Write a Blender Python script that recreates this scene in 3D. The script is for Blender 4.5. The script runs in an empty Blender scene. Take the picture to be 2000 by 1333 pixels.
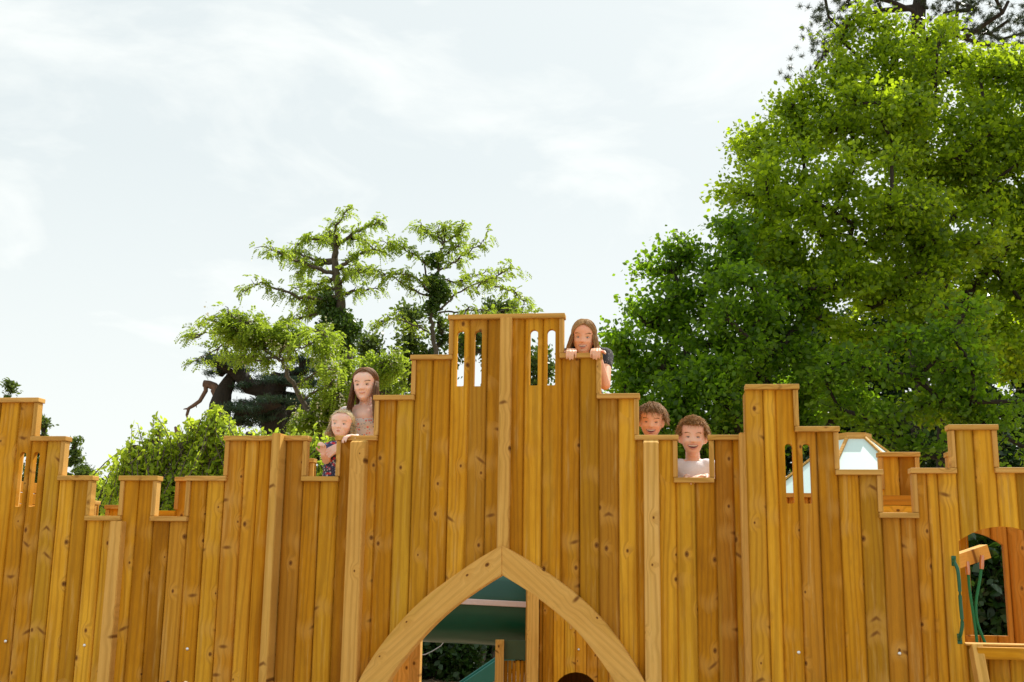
import bpy, bmesh, math, random
import numpy as np
from mathutils import Vector, Matrix
R = math.radians
rng = np.random.default_rng(7)
random.seed(7)
SC = bpy.context.scene
COL = SC.collection

# ------------------------------------------------------------------ camera, sky, sun, exposure
F_PX, W_PX, H_PX = 2164.0, 2000.0, 1333.0
_up = Vector((150.0, 10811.0, -F_PX)).normalized()          # zenith direction in camera axes
_fw = Vector((0, 0, -1)); _fw = (_fw - _up * _fw.dot(_up)).normalized()
_rt = _fw.cross(_up)
CAMROT = Matrix((_rt, _fw, _up))                            # camera axes -> world axes
EYE = Vector((0, 0, 1.6))
cd = bpy.data.cameras.new('camera'); cam = bpy.data.objects.new('camera', cd); COL.objects.link(cam)
cd.sensor_width = 36; cd.lens = 36 * F_PX / W_PX; cd.clip_start = 0.05; cd.clip_end = 2000
cam.matrix_world = Matrix.Translation(EYE) @ CAMROT.to_4x4()
SC.camera = cam

SUN_EL, SUN_AZ = 50.0, 36.0                                 # azimuth measured from +Y (away from camera) towards +X
wd = bpy.data.worlds.new('World'); SC.world = wd; wd.use_nodes = True
nt = wd.node_tree; nt.nodes.clear()
def N(t, typ, **kw):
    n = t.nodes.new(typ)
    for k, v in kw.items():
        if k in ('inp',):
            for a, b in v.items(): n.inputs[a].default_value = b
        else: setattr(n, k, v)
    return n
out = N(nt, 'ShaderNodeOutputWorld'); bg = N(nt, 'ShaderNodeBackground', inp={'Strength': 0.1})
sky = N(nt, 'ShaderNodeTexSky', sky_type='NISHITA', sun_disc=False, sun_elevation=R(SUN_EL), sun_rotation=R(SUN_AZ), air_density=1.2, dust_density=3.0)
tc = N(nt, 'ShaderNodeTexCoord')
mp = N(nt, 'ShaderNodeMapping'); mp.inputs['Scale'].default_value = (2.2, 1.4, 5.2); mp.inputs['Rotation'].default_value = (0, R(24), 0); mp.inputs['Location'].default_value = (0.35, 0, 0.62)
nz = N(nt, 'ShaderNodeTexNoise', inp={'Scale': 2.3, 'Detail': 9.0, 'Roughness': 0.55, 'Distortion': 0.4})
rp = N(nt, 'ShaderNodeValToRGB'); rp.color_ramp.elements[0].position = 0.48; rp.color_ramp.elements[1].position = 0.80
veil = N(nt, 'ShaderNodeMix', data_type='RGBA', inp={0: 0.87}); veil.inputs[7].default_value = (7.0, 7.55, 7.5, 1)
cl = N(nt, 'ShaderNodeMix', data_type='RGBA'); cl.inputs[7].default_value = (8.9, 9.05, 8.75, 1)
L = nt.links.new
# whiter towards the horizon: thick air
sep = N(nt, 'ShaderNodeSeparateXYZ'); mr = N(nt, 'ShaderNodeMapRange', inp={'From Min': 0.0, 'From Max': 0.34, 'To Min': 0.62, 'To Max': 0.0})
ad = N(nt, 'ShaderNodeMath', operation='MAXIMUM', use_clamp=True)
L(tc.outputs['Generated'], mp.inputs[0]); L(mp.outputs[0], nz.inputs['Vector']); L(nz.outputs[0], rp.inputs[0])
L(tc.outputs['Generated'], sep.inputs[0]); L(sep.outputs['Z'], mr.inputs['Value']); L(mr.outputs[0], ad.inputs[0]); L(rp.outputs[0], ad.inputs[1])
L(sky.outputs[0], veil.inputs[6]); L(veil.outputs[2], cl.inputs[6]); L(ad.outputs[0], cl.inputs[0])
L(cl.outputs[2], bg.inputs['Color']); L(bg.outputs[0], out.inputs[0])

sd = bpy.data.lights.new('sun', 'SUN'); sd.energy = 4.6; sd.angle = R(0.53); sd.color = (1.0, 0.95, 0.86)
so = bpy.data.objects.new('sun', sd); COL.objects.link(so)
sdir = Vector((math.cos(R(SUN_EL)) * math.sin(R(SUN_AZ)), math.cos(R(SUN_EL)) * math.cos(R(SUN_AZ)), math.sin(R(SUN_EL))))
so.rotation_euler = (-sdir).to_track_quat('-Z', 'Y').to_euler(); so.location = sdir * 60
SC.view_settings.view_transform = 'Standard'; SC.view_settings.look = 'None'
SC.view_settings.exposure = 0.33; SC.view_settings.gamma = 1; SC.view_settings.use_curve_mapping = False
SC.render.engine = 'CYCLES'
SC.cycles.max_bounces = 8; SC.cycles.transparent_max_bounces = 8
SC.cycles.use_denoising = True

# ------------------------------------------------------------------ measuring helpers
def ray(x, y): return CAMROT @ Vector((x - W_PX / 2, H_PX / 2 - y, -F_PX))
def at(x, y, Y):
    d = ray(x, y); return EYE + d * (Y / d.y)
TH = math.atan(0.14)
WU = Vector((math.cos(TH), -math.sin(TH), 0)); WB = Vector((math.sin(TH), math.cos(TH), 0)); WO = Vector((0, 5.35, 0))
def on(x, y, n=0.0):
    """point of the castle's own frame (along wall, behind wall, height) seen at picture point x, y on the plane n behind the front face"""
    d = ray(x, y); t = ((WO - EYE).dot(WB) + n) / d.dot(WB); p = EYE + d * t - WO
    return Vector((p.dot(WU), n, p.z))
def world(v): return WO + WU * v[0] + WB * v[1] + Vector((0, 0, v[2]))

# ------------------------------------------------------------------ objects helpers
def tag(o, label=None, cat=None, group=None, kind=None):
    for k, v in (('label', label), ('category', cat), ('group', group), ('kind', kind)):
        if v: o[k] = v
    return o
def empty(name, loc=(0, 0, 0), rz=0.0, **kw):
    o = bpy.data.objects.new(name, None); COL.objects.link(o); o.location = loc; o.rotation_euler = (0, 0, rz); o.empty_display_size = .1
    return tag(o, **kw)
def link(name, me, mat=None, parent=None, loc=None, smooth=False):
    o = bpy.data.objects.new(name, me); COL.objects.link(o)
    if mat and not me.materials: me.materials.append(mat)
    if parent: o.parent = parent
    if loc is not None: o.location = loc
    if smooth: me.polygons.foreach_set('use_smooth', [True] * len(me.polygons))
    return o
def bm_mesh(bm, name='m'):
    bmesh.ops.recalc_face_normals(bm, faces=bm.faces)
    me = bpy.data.meshes.new(name); bm.to_mesh(me); bm.free(); return me
def np_mesh(name, v, faces, n):
    """v (V,3); faces flat index array of faces with n corners each"""
    me = bpy.data.meshes.new(name); nf = len(faces) // n
    me.vertices.add(len(v)); me.vertices.foreach_set('co', np.asarray(v, dtype=np.float32).ravel())
    me.loops.add(len(faces)); me.loops.foreach_set('vertex_index', np.asarray(faces, dtype=np.int32))
    me.polygons.add(nf); me.polygons.foreach_set('loop_start', np.arange(0, nf * n, n, dtype=np.int32))
    me.polygons.foreach_set('loop_total', np.full(nf, n, dtype=np.int32))
    me.update(calc_edges=True); return me
def box_bm(x0, x1, y0, y1, z0, z1, bev=0.0):
    bm = bmesh.new(); bmesh.ops.create_cube(bm, size=1)
    bmesh.ops.scale(bm, vec=(x1 - x0, y1 - y0, z1 - z0), verts=bm.verts)
    bmesh.ops.translate(bm, vec=((x0 + x1) / 2, (y0 + y1) / 2, (z0 + z1) / 2), verts=bm.verts)
    if bev: bmesh.ops.bevel(bm, geom=list(bm.edges), offset=bev, segments=2, affect='EDGES', profile=.5)
    return bm
def box(name, x0, x1, y0, y1, z0, z1, mat, parent, bev=0.002, rot=None):
    """a box with its own origin at its centre, so that its grain is its own"""
    c = Vector(((x0 + x1) / 2, (y0 + y1) / 2, (z0 + z1) / 2))
    bm = box_bm(x0 - c.x, x1 - c.x, y0 - c.y, y1 - c.y, z0 - c.z, z1 - c.z, bev)
    o = link(name, bm_mesh(bm, name), mat, parent, c)
    if rot: o.rotation_euler = rot
    return o
def poly_prism(pts, y0, y1, bev=0.0):
    """closed outline pts (x, z) pushed from y0 to y1"""
    bm = bmesh.new()
    a = [bm.verts.new((p[0], y0, p[1])) for p in pts]; b = [bm.verts.new((p[0], y1, p[1])) for p in pts]
    n = len(pts); bm.faces.new(a); bm.faces.new(b[::-1])
    for i in range(n): bm.faces.new((a[i], a[(i + 1) % n], b[(i + 1) % n], b[i]))
    bmesh.ops.recalc_face_normals(bm, faces=bm.faces)
    if bev:
        es = [e for e in bm.edges if abs(e.verts[0].co.y - e.verts[1].co.y) < 1e-6]
        bmesh.ops.bevel(bm, geom=es, offset=bev, segments=1, affect='EDGES')
    return bm
def tube_np(paths, sides=6):
    """paths: list of (points (k,3), radii (k,)) -> one mesh of tapered tubes"""
    V = []; Fc = []; base = 0
    ang = np.linspace(0, 2 * math.pi, sides, endpoint=False); ca, sa = np.cos(ang), np.sin(ang)
    for P, r in paths:
        P = np.asarray(P, float); r = np.asarray(r, float); k = len(P)
        if k < 2: continue
        T = np.gradient(P, axis=0); T /= np.linalg.norm(T, axis=1)[:, None] + 1e-9
        ref = np.array([0, 0, 1.0]) if abs(T[:, 2]).mean() < .8 else np.array([1.0, 0, 0])
        A = np.cross(T, ref); A /= np.linalg.norm(A, axis=1)[:, None] + 1e-9; B = np.cross(T, A)
        ring = P[:, None, :] + r[:, None, None] * (ca[None, :, None] * A[:, None, :] + sa[None, :, None] * B[:, None, :])
        V.append(ring.reshape(-1, 3))
        i = np.arange(k - 1)[:, None] * sides; j = np.arange(sides)[None, :]; j2 = (j + 1) % sides
        Fc.append((base + np.stack([i + j, i + j2, i + sides + j2, i + sides + j], -1)).reshape(-1)); base += k * sides
    return np_mesh('tubes', np.concatenate(V), np.concatenate(Fc), 4)

# ------------------------------------------------------------------ materials
def mat_new(name):
    m = bpy.data.materials.new(name); m.use_nodes = True; t = m.node_tree
    return m, t, t.nodes['Principled BSDF']
def mixc(t, fac, a, b, mode='MIX'):
    n = t.nodes.new('ShaderNodeMix'); n.data_type = 'RGBA'; n.blend_type = mode
    for s, v in ((0, fac), (6, a), (7, b)):
        if hasattr(v, 'is_output') or hasattr(v, 'links'): t.links.new(v, n.inputs[s])
        else: n.inputs[s].default_value = v if s == 0 else tuple(v) + (1,) * (4 - len(v))
    return n.outputs[2]
def mth(t, op, a, b=0.0, c=None, clamp=False):
    n = t.nodes.new('ShaderNodeMath'); n.operation = op; n.use_clamp = clamp
    for i, v in enumerate((a, b) if c is None else (a, b, c)):
        if hasattr(v, 'links'): t.links.new(v, n.inputs[i])
        else: n.inputs[i].default_value = v
    return n.outputs[0]
def rng_map(t, v, a, b, c=0.0, d=1.0, smooth=False):
    n = t.nodes.new('ShaderNodeMapRange')
    if smooth: n.interpolation_type = 'SMOOTHSTEP'
    t.links.new(v, n.inputs[0])
    for i, q in enumerate((a, b, c, d)): n.inputs[i + 1].default_value = q
    return n.outputs[0]
def noise(t, vec, scale, detail=3, rough=.5, dist=0.0):
    n = t.nodes.new('ShaderNodeTexNoise'); t.links.new(vec, n.inputs['Vector'])
    n.inputs['Scale'].default_value = scale; n.inputs['Detail'].default_value = detail; n.inputs['Roughness'].default_value = rough; n.inputs['Distortion'].default_value = dist
    return n.outputs[0]
def comb(t, x, y, z):
    n = t.nodes.new('ShaderNodeCombineXYZ')
    for i, v in enumerate((x, y, z)):
        if hasattr(v, 'links'): t.links.new(v, n.inputs[i])
        else: n.inputs[i].default_value = v
    return n.outputs[0]
def wood(name, cols, axis='Z', knots=1.0, rough=.62, spread=1.0, rings=1.0):
    """grain runs along the local axis; every object gets its own piece of grain, tone and knots"""
    m, t, bs = mat_new(name)
    tcn = t.nodes.new('ShaderNodeTexCoord'); sp = t.nodes.new('ShaderNodeSeparateXYZ'); t.links.new(tcn.outputs['Object'], sp.inputs[0])
    x, y, z = sp.outputs
    if axis == 'X': x, z = z, x
    if axis == 'Y': y, z = z, y
    oi = t.nodes.new('ShaderNodeObjectInfo'); rnd = oi.outputs['Random']
    r2 = mth(t, 'FRACT', mth(t, 'MULTIPLY', rnd, 17.31)); r3 = mth(t, 'FRACT', mth(t, 'MULTIPLY', rnd, 91.7)); r4 = mth(t, 'FRACT', mth(t, 'MULTIPLY', rnd, 433.1))
    xo = mth(t, 'ADD', x, mth(t, 'MULTIPLY', rnd, 43.0)); zo = mth(t, 'ADD', z, mth(t, 'MULTIPLY', r2, 61.0))
    # round knots
    def vor(vec, sc):
        v = t.nodes.new('ShaderNodeTexVoronoi'); v.voronoi_dimensions = '2D'; t.links.new(vec, v.inputs['Vector']); v.inputs['Scale'].default_value = sc; v.inputs['Randomness'].default_value = 1.0
        return v
    k1 = vor(comb(t, mth(t, 'MULTIPLY', xo, 7.2), mth(t, 'MULTIPLY', zo, 5.0), 0.0), 1.0)
    d1 = k1.outputs['Distance']; s1 = t.nodes.new('ShaderNodeSeparateColor'); t.links.new(k1.outputs['Color'], s1.inputs[0])
    on1 = mth(t, 'GREATER_THAN', s1.outputs[0], 0.56)
    kr = mth(t, 'MULTIPLY_ADD', s1.outputs[1], .050, .024)
    knot1 = mth(t, 'MULTIPLY', mth(t, 'SUBTRACT', 1.0, rng_map(t, mth(t, 'DIVIDE', d1, kr), .72, 1.2, smooth=True)), on1)
    core = mth(t, 'MULTIPLY', mth(t, 'SUBTRACT', 1.0, rng_map(t, mth(t, 'DIVIDE', d1, kr), .1, .7, smooth=True)), on1)
    halo = mth(t, 'MULTIPLY', mth(t, 'SUBTRACT', 1.0, rng_map(t, d1, .02, .26, smooth=True)), on1)
    # winged knots: pairs of dark slanting streaks
    zf = mth(t, 'MULTIPLY_ADD', mth(t, 'ABSOLUTE', x), mth(t, 'MULTIPLY_ADD', r3, 1.6, -.8), zo)
    k2 = vor(comb(t, mth(t, 'MULTIPLY', xo, 5.5), mth(t, 'MULTIPLY', zf, 13.0), 0.0), .48)
    s2 = t.nodes.new('ShaderNodeSeparateColor'); t.links.new(k2.outputs['Color'], s2.inputs[0])
    knot2 = mth(t, 'MULTIPLY', mth(t, 'SUBTRACT', 1.0, rng_map(t, k2.outputs['Distance'], .015, .085, smooth=True)), mth(t, 'GREATER_THAN', s2.outputs[0], .50))
    halo2 = mth(t, 'MULTIPLY', mth(t, 'SUBTRACT', 1.0, rng_map(t, k2.outputs['Distance'], .05, .40, smooth=True)), mth(t, 'GREATER_THAN', s2.outputs[0], .50))
    bend = mth(t, 'ADD', mth(t, 'MULTIPLY', halo, .030), mth(t, 'MULTIPLY', halo2, .012))
    xg = mth(t, 'ADD', xo, bend)
    # long cathedral figure + fine fibre
    warp = mth(t, 'MULTIPLY', noise(t, comb(t, mth(t, 'MULTIPLY', xg, 9.0), y, mth(t, 'MULTIPLY', zo, .75)), 1.0, 2, .5), 26.0 * rings)
    ring = mth(t, 'SINE', mth(t, 'ADD', warp, mth(t, 'MULTIPLY', xg, 210.0)))
    ring = rng_map(t, ring, -.2, 1.0)
    fib = noise(t, comb(t, mth(t, 'MULTIPLY', xg, 420.0), mth(t, 'MULTIPLY', y, 300.0), mth(t, 'MULTIPLY', zo, 5.0)), 1.0, 3, .6)
    blot = noise(t, comb(t, mth(t, 'MULTIPLY', xo, 7.0), y, mth(t, 'MULTIPLY', zo, 1.7)), 1.0, 4, .6)
    fine = noise(t, comb(t, mth(t, 'MULTIPLY', xo, 60.0), y, mth(t, 'MULTIPLY', zo, 14.0)), 1.0, 4, .65)
    dark, mid, light = cols
    rmp = t.nodes.new('ShaderNodeValToRGB'); el = rmp.color_ramp.elements
    el[0].position = .0; el[0].color = tuple(dark) + (1,); el[1].position = 1.; el[1].color = tuple(light) + (1,)
    e = el.new(.5); e.color = tuple(mid) + (1,)
    tone = mth(t, 'ADD', mth(t, 'MULTIPLY_ADD', mth(t, 'SUBTRACT', r4, .5), .95 * spread, .48), mth(t, 'MULTIPLY', mth(t, 'SUBTRACT', blot, .5), 1.05))
    tone = mth(t, 'ADD', tone, mth(t, 'MULTIPLY', mth(t, 'SUBTRACT', fine, .5), .35), clamp=True)
    t.links.new(tone, rmp.inputs[0]); c = rmp.outputs[0]
    # greenish treated boards and reddish boards
    c = mixc(t, mth(t, 'MULTIPLY', rng_map(t, r3, .55, 1.0), .55 * spread), c, (.44, .265, .020))
    c = mixc(t, mth(t, 'MULTIPLY', rng_map(t, r2, .72, 1.0), .55 * spread), c, (.54, .225, .030))
    g = noise(t, comb(t, mth(t, 'MULTIPLY', xo, 16.0), y, mth(t, 'MULTIPLY', zo, .9)), 1.0, 3, .6)
    c = mixc(t, rng_map(t, g, .54, .76, 0, .45), c, (.50, .31, .035))
    g2 = noise(t, comb(t, mth(t, 'MULTIPLY', xo, 30.0), 7.7, mth(t, 'MULTIPLY', zo, 2.2)), 1.0, 5, .7)
    c = mixc(t, rng_map(t, g2, .56, .78, 0, .55), c, (.70, .46, .16))
    c = mixc(t, rng_map(t, noise(t, comb(t, mth(t, 'MULTIPLY', xo, 11.0), 3.1, mth(t, 'MULTIPLY', zo, 3.0)), 1.0, 5, .7), .60, .80, 0, .5), c, (.30, .16, .03))
    c = mixc(t, mth(t, 'MULTIPLY', ring, .34 * (rings if rings < 1 else 1)), c, (.24, .095, .008))
    c = mixc(t, rng_map(t, fib, .5, .78, 0, .30), c, (.20, .085, .014))
    c = mixc(t, mth(t, 'MULTIPLY', halo, .45 * knots), c, (.62, .33, .07))
    c = mixc(t, mth(t, 'MULTIPLY', halo2, .35 * knots), c, (.64, .36, .09))
    c = mixc(t, mth(t, 'MULTIPLY', knot2, .85 * knots), c, (.17, .062, .012))
    c = mixc(t, mth(t, 'MULTIPLY', knot1, .8 * knots), c, (.20, .075, .014))
    c = mixc(t, mth(t, 'MULTIPLY', core, .8 * knots), c, (.06, .022, .008))
    t.links.new(c, bs.inputs['Base Color'])
    t.links.new(rng_map(t, fib, .3, .8, rough - .06, rough + .14), bs.inputs['Roughness']); bs.inputs['Specular IOR Level'].default_value = .12
    bp = t.nodes.new('ShaderNodeBump'); bp.inputs['Strength'].default_value = .35; bp.inputs['Distance'].default_value = .0016
    hgt = mth(t, 'ADD', mth(t, 'MULTIPLY', fib, 1.0), mth(t, 'MULTIPLY', ring, .5)); hgt = mth(t, 'SUBTRACT', hgt, mth(t, 'MULTIPLY', core, 1.0))
    t.links.new(hgt, bp.inputs['Height']); t.links.new(bp.outputs[0], bs.inputs['Normal'])
    return m
PL = ((.34, .135, .004), (.60, .268, .010), (.82, .450, .036))
TR = ((.54, .28, .060), (.66, .375, .10), (.76, .47, .15))
PO = ((.62, .325, .065), (.76, .45, .12), (.84, .56, .20))
M_plank = wood('plank_wood', PL)
M_rail = wood('rail_wood_x', PL, 'X')
M_depth = wood('board_wood_y', PL, 'Y')
M_cap = wood('coping_wood', TR, 'X', knots=.5, spread=.5)
M_trim = wood('trim_wood', TR, 'Z', knots=.5, spread=.5)
M_post = wood('post_wood', PO, 'Z', knots=1., spread=.6, rings=.8)
M_beam = wood('beam_wood', PO, 'X', knots=1.1, spread=.15, rings=.45)
M_inner = wood('inner_wood', ((.46, .18, .02), (.60, .26, .035), (.68, .34, .06)), knots=.8, spread=.5)

def plain(name, col, rough=.5, metal=0.0, spec=.5, bump=0.0, var=.12, scale=30., trans=0.0):
    m, t, bs = mat_new(name)
    tcn = t.nodes.new('ShaderNodeTexCoord'); nn = noise(t, tcn.outputs['Object'], scale, 4, .6)
    a = tuple(c * (1 - var) for c in col); b = tuple(min(1, c * (1 + var)) for c in col)
    t.links.new(mixc(t, nn, a, b), bs.inputs['Base Color'])
    bs.inputs['Roughness'].default_value = rough; bs.inputs['Metallic'].default_value = metal; bs.inputs['Specular IOR Level'].default_value = spec
    if bump:
        bp = t.nodes.new('ShaderNodeBump'); bp.inputs['Strength'].default_value = bump; bp.inputs['Distance'].default_value = .002; t.links.new(nn, bp.inputs['Height']); t.links.new(bp.outputs[0], bs.inputs['Normal'])
    return m
M_bolt = plain('galvanised_steel', (.75, .76, .78), .28, 1.0)
M_tube = plain('green_plastic', (.003, .075, .045), .30, spec=.5, scale=6, var=.2)
M_flange = plain('pinkish_white_plastic', (.72, .60, .60), .4)
M_plate = plain('dull_green_panel', (.05, .10, .05), .6)
M_slide = plain('teal_plastic', (.02, .17, .14), .35)
M_handle = plain('green_painted_metal', (.006, .11, .05), .3)
M_rope = plain('green_rope', (.01, .22, .11), .7, scale=400, bump=.8)
M_copper = plain('copper_ferrule', (.62, .34, .26), .3, .9)
M_roofp = plain('pale_aqua_panel', (.62, .80, .76), .35, spec=.6, var=.03)
M_wire = plain('grey_cable', (.40, .38, .36), .5)
M_white = plain('eye_white', (.80, .79, .77), .3)
M_teeth = plain('teeth', (.86, .80, .68), .3)
M_mouth = plain('mouth_dark', (.16, .03, .025), .5)
M_lip = plain('lip', (.68, .27, .20), .45, var=.05)
M_iris = plain('iris_grey_blue', (.10, .13, .15), .2)
M_irisb = plain('iris_brown', (.07, .05, .035), .2)

def skin(name, col):
    m, t, bs = mat_new(name)
    tcn = t.nodes.new('ShaderNodeTexCoord')
    a = noise(t, tcn.outputs['Object'], 14, 3, .5); b = noise(t, tcn.outputs['Object'], 160, 3, .6)
    c = mixc(t, rng_map(t, a, .35, .7), tuple(col), (col[0] * 1.0, col[1] * .86, col[2] * .82))
    c = mixc(t, rng_map(t, b, .4, .8, 0, .14), c, (col[0] * .8, col[1] * .62, col[2] * .5))
    t.links.new(c, bs.inputs['Base Color']); bs.inputs['Roughness'].default_value = .5
    bs.inputs['Subsurface Weight'].default_value = .28; bs.inputs['Subsurface Radius'].default_value = (1.0, .35, .18); bs.inputs['Subsurface Scale'].default_value = .008
    return m
M_skin = skin('skin_fair', (.90, .58, .43)); M_skint = skin('skin_tanned', (.88, .51, .33)); M_skinp = skin('skin_pale', (.92, .64, .52))
def hairm(name, dark, light):
    m, t, bs = mat_new(name)
    g = t.nodes.new('ShaderNodeNewGeometry')
    c = mixc(t, g.outputs['Random Per Island'], dark, light); t.links.new(c, bs.inputs['Base Color'])
    bs.inputs['Roughness'].default_value = .6; bs.inputs['Specular IOR Level'].default_value = .22
    tr = t.nodes.new('ShaderNodeBsdfTranslucent'); t.links.new(c, tr.inputs['Color'])
    ms = t.nodes.new('ShaderNodeMixShader'); ms.inputs[0].default_value = .3
    t.links.new(bs.outputs[0], ms.inputs[1]); t.links.new(tr.outputs[0], ms.inputs[2]); t.links.new(ms.outputs[0], t.nodes['Material Output'].inputs[0])
    return m
M_hbrown = hairm('hair_brown', (.16, .075, .035), (.44, .25, .13))
M_hdblond = hairm('hair_dark_blond', (.36, .19, .075), (.78, .50, .23))
M_hcurl = hairm('hair_golden_brown', (.30, .15, .05), (.72, .42, .17))
M_hblond = hairm('hair_blond', (.88, .70, .38), (.98, .92, .70))
M_hlbrown = hairm('hair_light_brown', (.26, .125, .045), (.60, .34, .14))
def fabric(name, base, spots=(), scale=60.):
    m, t, bs = mat_new(name)
    tcn = t.nodes.new('ShaderNodeTexCoord'); c = None
    w = noise(t, tcn.outputs['Object'], 500, 2, .5); c = mixc(t, w, tuple(v * .88 for v in base), base)
    for i, (sc, th, colr) in enumerate(spots):
        v = t.nodes.new('ShaderNodeTexVoronoi'); v.inputs['Scale'].default_value = scale * sc
        mpn = t.nodes.new('ShaderNodeMapping'); mpn.inputs['Location'].default_value = (i * 3.7, i * 1.3, i * 7.1)
        t.links.new(tcn.outputs['Object'], mpn.inputs[0]); t.links.new(mpn.outputs[0], v.inputs['Vector'])
        c = mixc(t, mth(t, 'SUBTRACT', 1.0, rng_map(t, v.outputs['Distance'], th * .7, th)), c, colr)
    t.links.new(c, bs.inputs['Base Color']); bs.inputs['Roughness'].default_value = .85
    bp = t.nodes.new('ShaderNodeBump'); bp.inputs['Strength'].default_value = .7; bp.inputs['Distance'].default_value = .012
    t.links.new(noise(t, tcn.outputs['Object'], 11, 4, .55, 1.2), bp.inputs['Height']); t.links.new(bp.outputs[0], bs.inputs['Normal'])
    return m
M_tee = fabric('white_cotton', (.90, .88, .92))
M_floral = fabric('navy_floral_cotton', (.045, .06, .14), ((1, .42, (.70, .05, .08)), (1.4, .40, (.55, .62, .74)), (2.2, .3, (.12, .2, .5))), 48)
M_peach = fabric('pale_floral_cotton', (.80, .70, .64), ((1, .36, (.80, .22, .16)), (1.5, .3, (.25, .35, .40))), 55)
M_blackt = fabric('dark_cotton', (.035, .032, .034), ((1.3, .24, (.34, .28, .30)),), 70)
M_denim = fabric('dark_denim', (.04, .06, .12))
M_grey = fabric('grey_jersey', (.30, .29, .28))

def leafm(name, dark, light, tr_col, tr=.5, gloss=.42, big=.6):
    m, t, bs = mat_new(name)
    g = t.nodes.new('ShaderNodeNewGeometry'); tcn = t.nodes.new('ShaderNodeTexCoord')
    nn = noise(t, tcn.outputs['Object'], big, 2, .5)
    f = mth(t, 'ADD', mth(t, 'MULTIPLY', g.outputs['Random Per Island'], .65), rng_map(t, nn, .3, .7, -.1, .45), clamp=True)
    c = mixc(t, f, dark, light); t.links.new(c, bs.inputs['Base Color']); bs.inputs['Roughness'].default_value = gloss; bs.inputs['Specular IOR Level'].default_value = .35
    tl = t.nodes.new('ShaderNodeBsdfTranslucent')
    t.links.new(mixc(t, f, tuple(v * .72 for v in tr_col), tr_col), tl.inputs['Color'])
    ms = t.nodes.new('ShaderNodeMixShader'); ms.inputs[0].default_value = tr
    t.links.new(bs.outputs[0], ms.inputs[1]); t.links.new(tl.outputs[0], ms.inputs[2]); t.links.new(ms.outputs[0], t.nodes['Material Output'].inputs[0])
    return m
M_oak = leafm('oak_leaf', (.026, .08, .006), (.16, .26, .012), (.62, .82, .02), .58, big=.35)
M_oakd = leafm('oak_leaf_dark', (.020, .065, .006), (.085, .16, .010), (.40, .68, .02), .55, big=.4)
M_lime = leafm('bright_shrub_leaf', (.16, .27, .015), (.30, .42, .03), (.72, .88, .06), .58)
M_rob = leafm('robinia_leaf', (.08, .14, .012), (.17, .24, .02), (.52, .68, .05), .58)
M_ivy = leafm('ivy_leaf', (.026, .065, .012), (.08, .15, .022), (.16, .28, .02), .3)
M_cedar = leafm('cedar_needle', (.018, .05, .026), (.045, .09, .045), (.05, .10, .03), .2)
M_pine = leafm('pine_needle', (.022, .045, .020), (.06, .08, .03), (.08, .11, .03), .25)
M_cyp = leafm('cypress_leaf', (.045, .09, .016), (.11, .16, .03), (.22, .32, .03), .35)
M_laur = leafm('laurel_leaf', (.010, .035, .008), (.03, .07, .012), (.06, .13, .012), .25, gloss=.3)
M_blos = plain('white_blossom', (.78, .76, .55), .7)
def barkm(name, a, b):
    m, t, bs = mat_new(name); tcn = t.nodes.new('ShaderNodeTexCoord')
    mpn = t.nodes.new('ShaderNodeMapping'); mpn.inputs['Scale'].default_value = (9, 9, 2); t.links.new(tcn.outputs['Object'], mpn.inputs[0])
    nn = noise(t, mpn.outputs[0], 2.5, 5, .65); t.links.new(mixc(t, rng_map(t, nn, .3, .7), a, b), bs.inputs['Base Color']); bs.inputs['Roughness'].default_value = .9
    bp = t.nodes.new('ShaderNodeBump'); bp.inputs['Strength'].default_value = .8; bp.inputs['Distance'].default_value = .03; t.links.new(nn, bp.inputs['Height']); t.links.new(bp.outputs[0], bs.inputs['Normal'])
    return m
M_bark = barkm('oak_bark', (.016, .012, .009), (.045, .034, .022))
M_barkr = barkm('robinia_bark', (.05, .042, .03), (.15, .12, .08))
M_dead = barkm('dead_wood', (.12, .07, .05), (.25, .15, .10))

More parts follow.
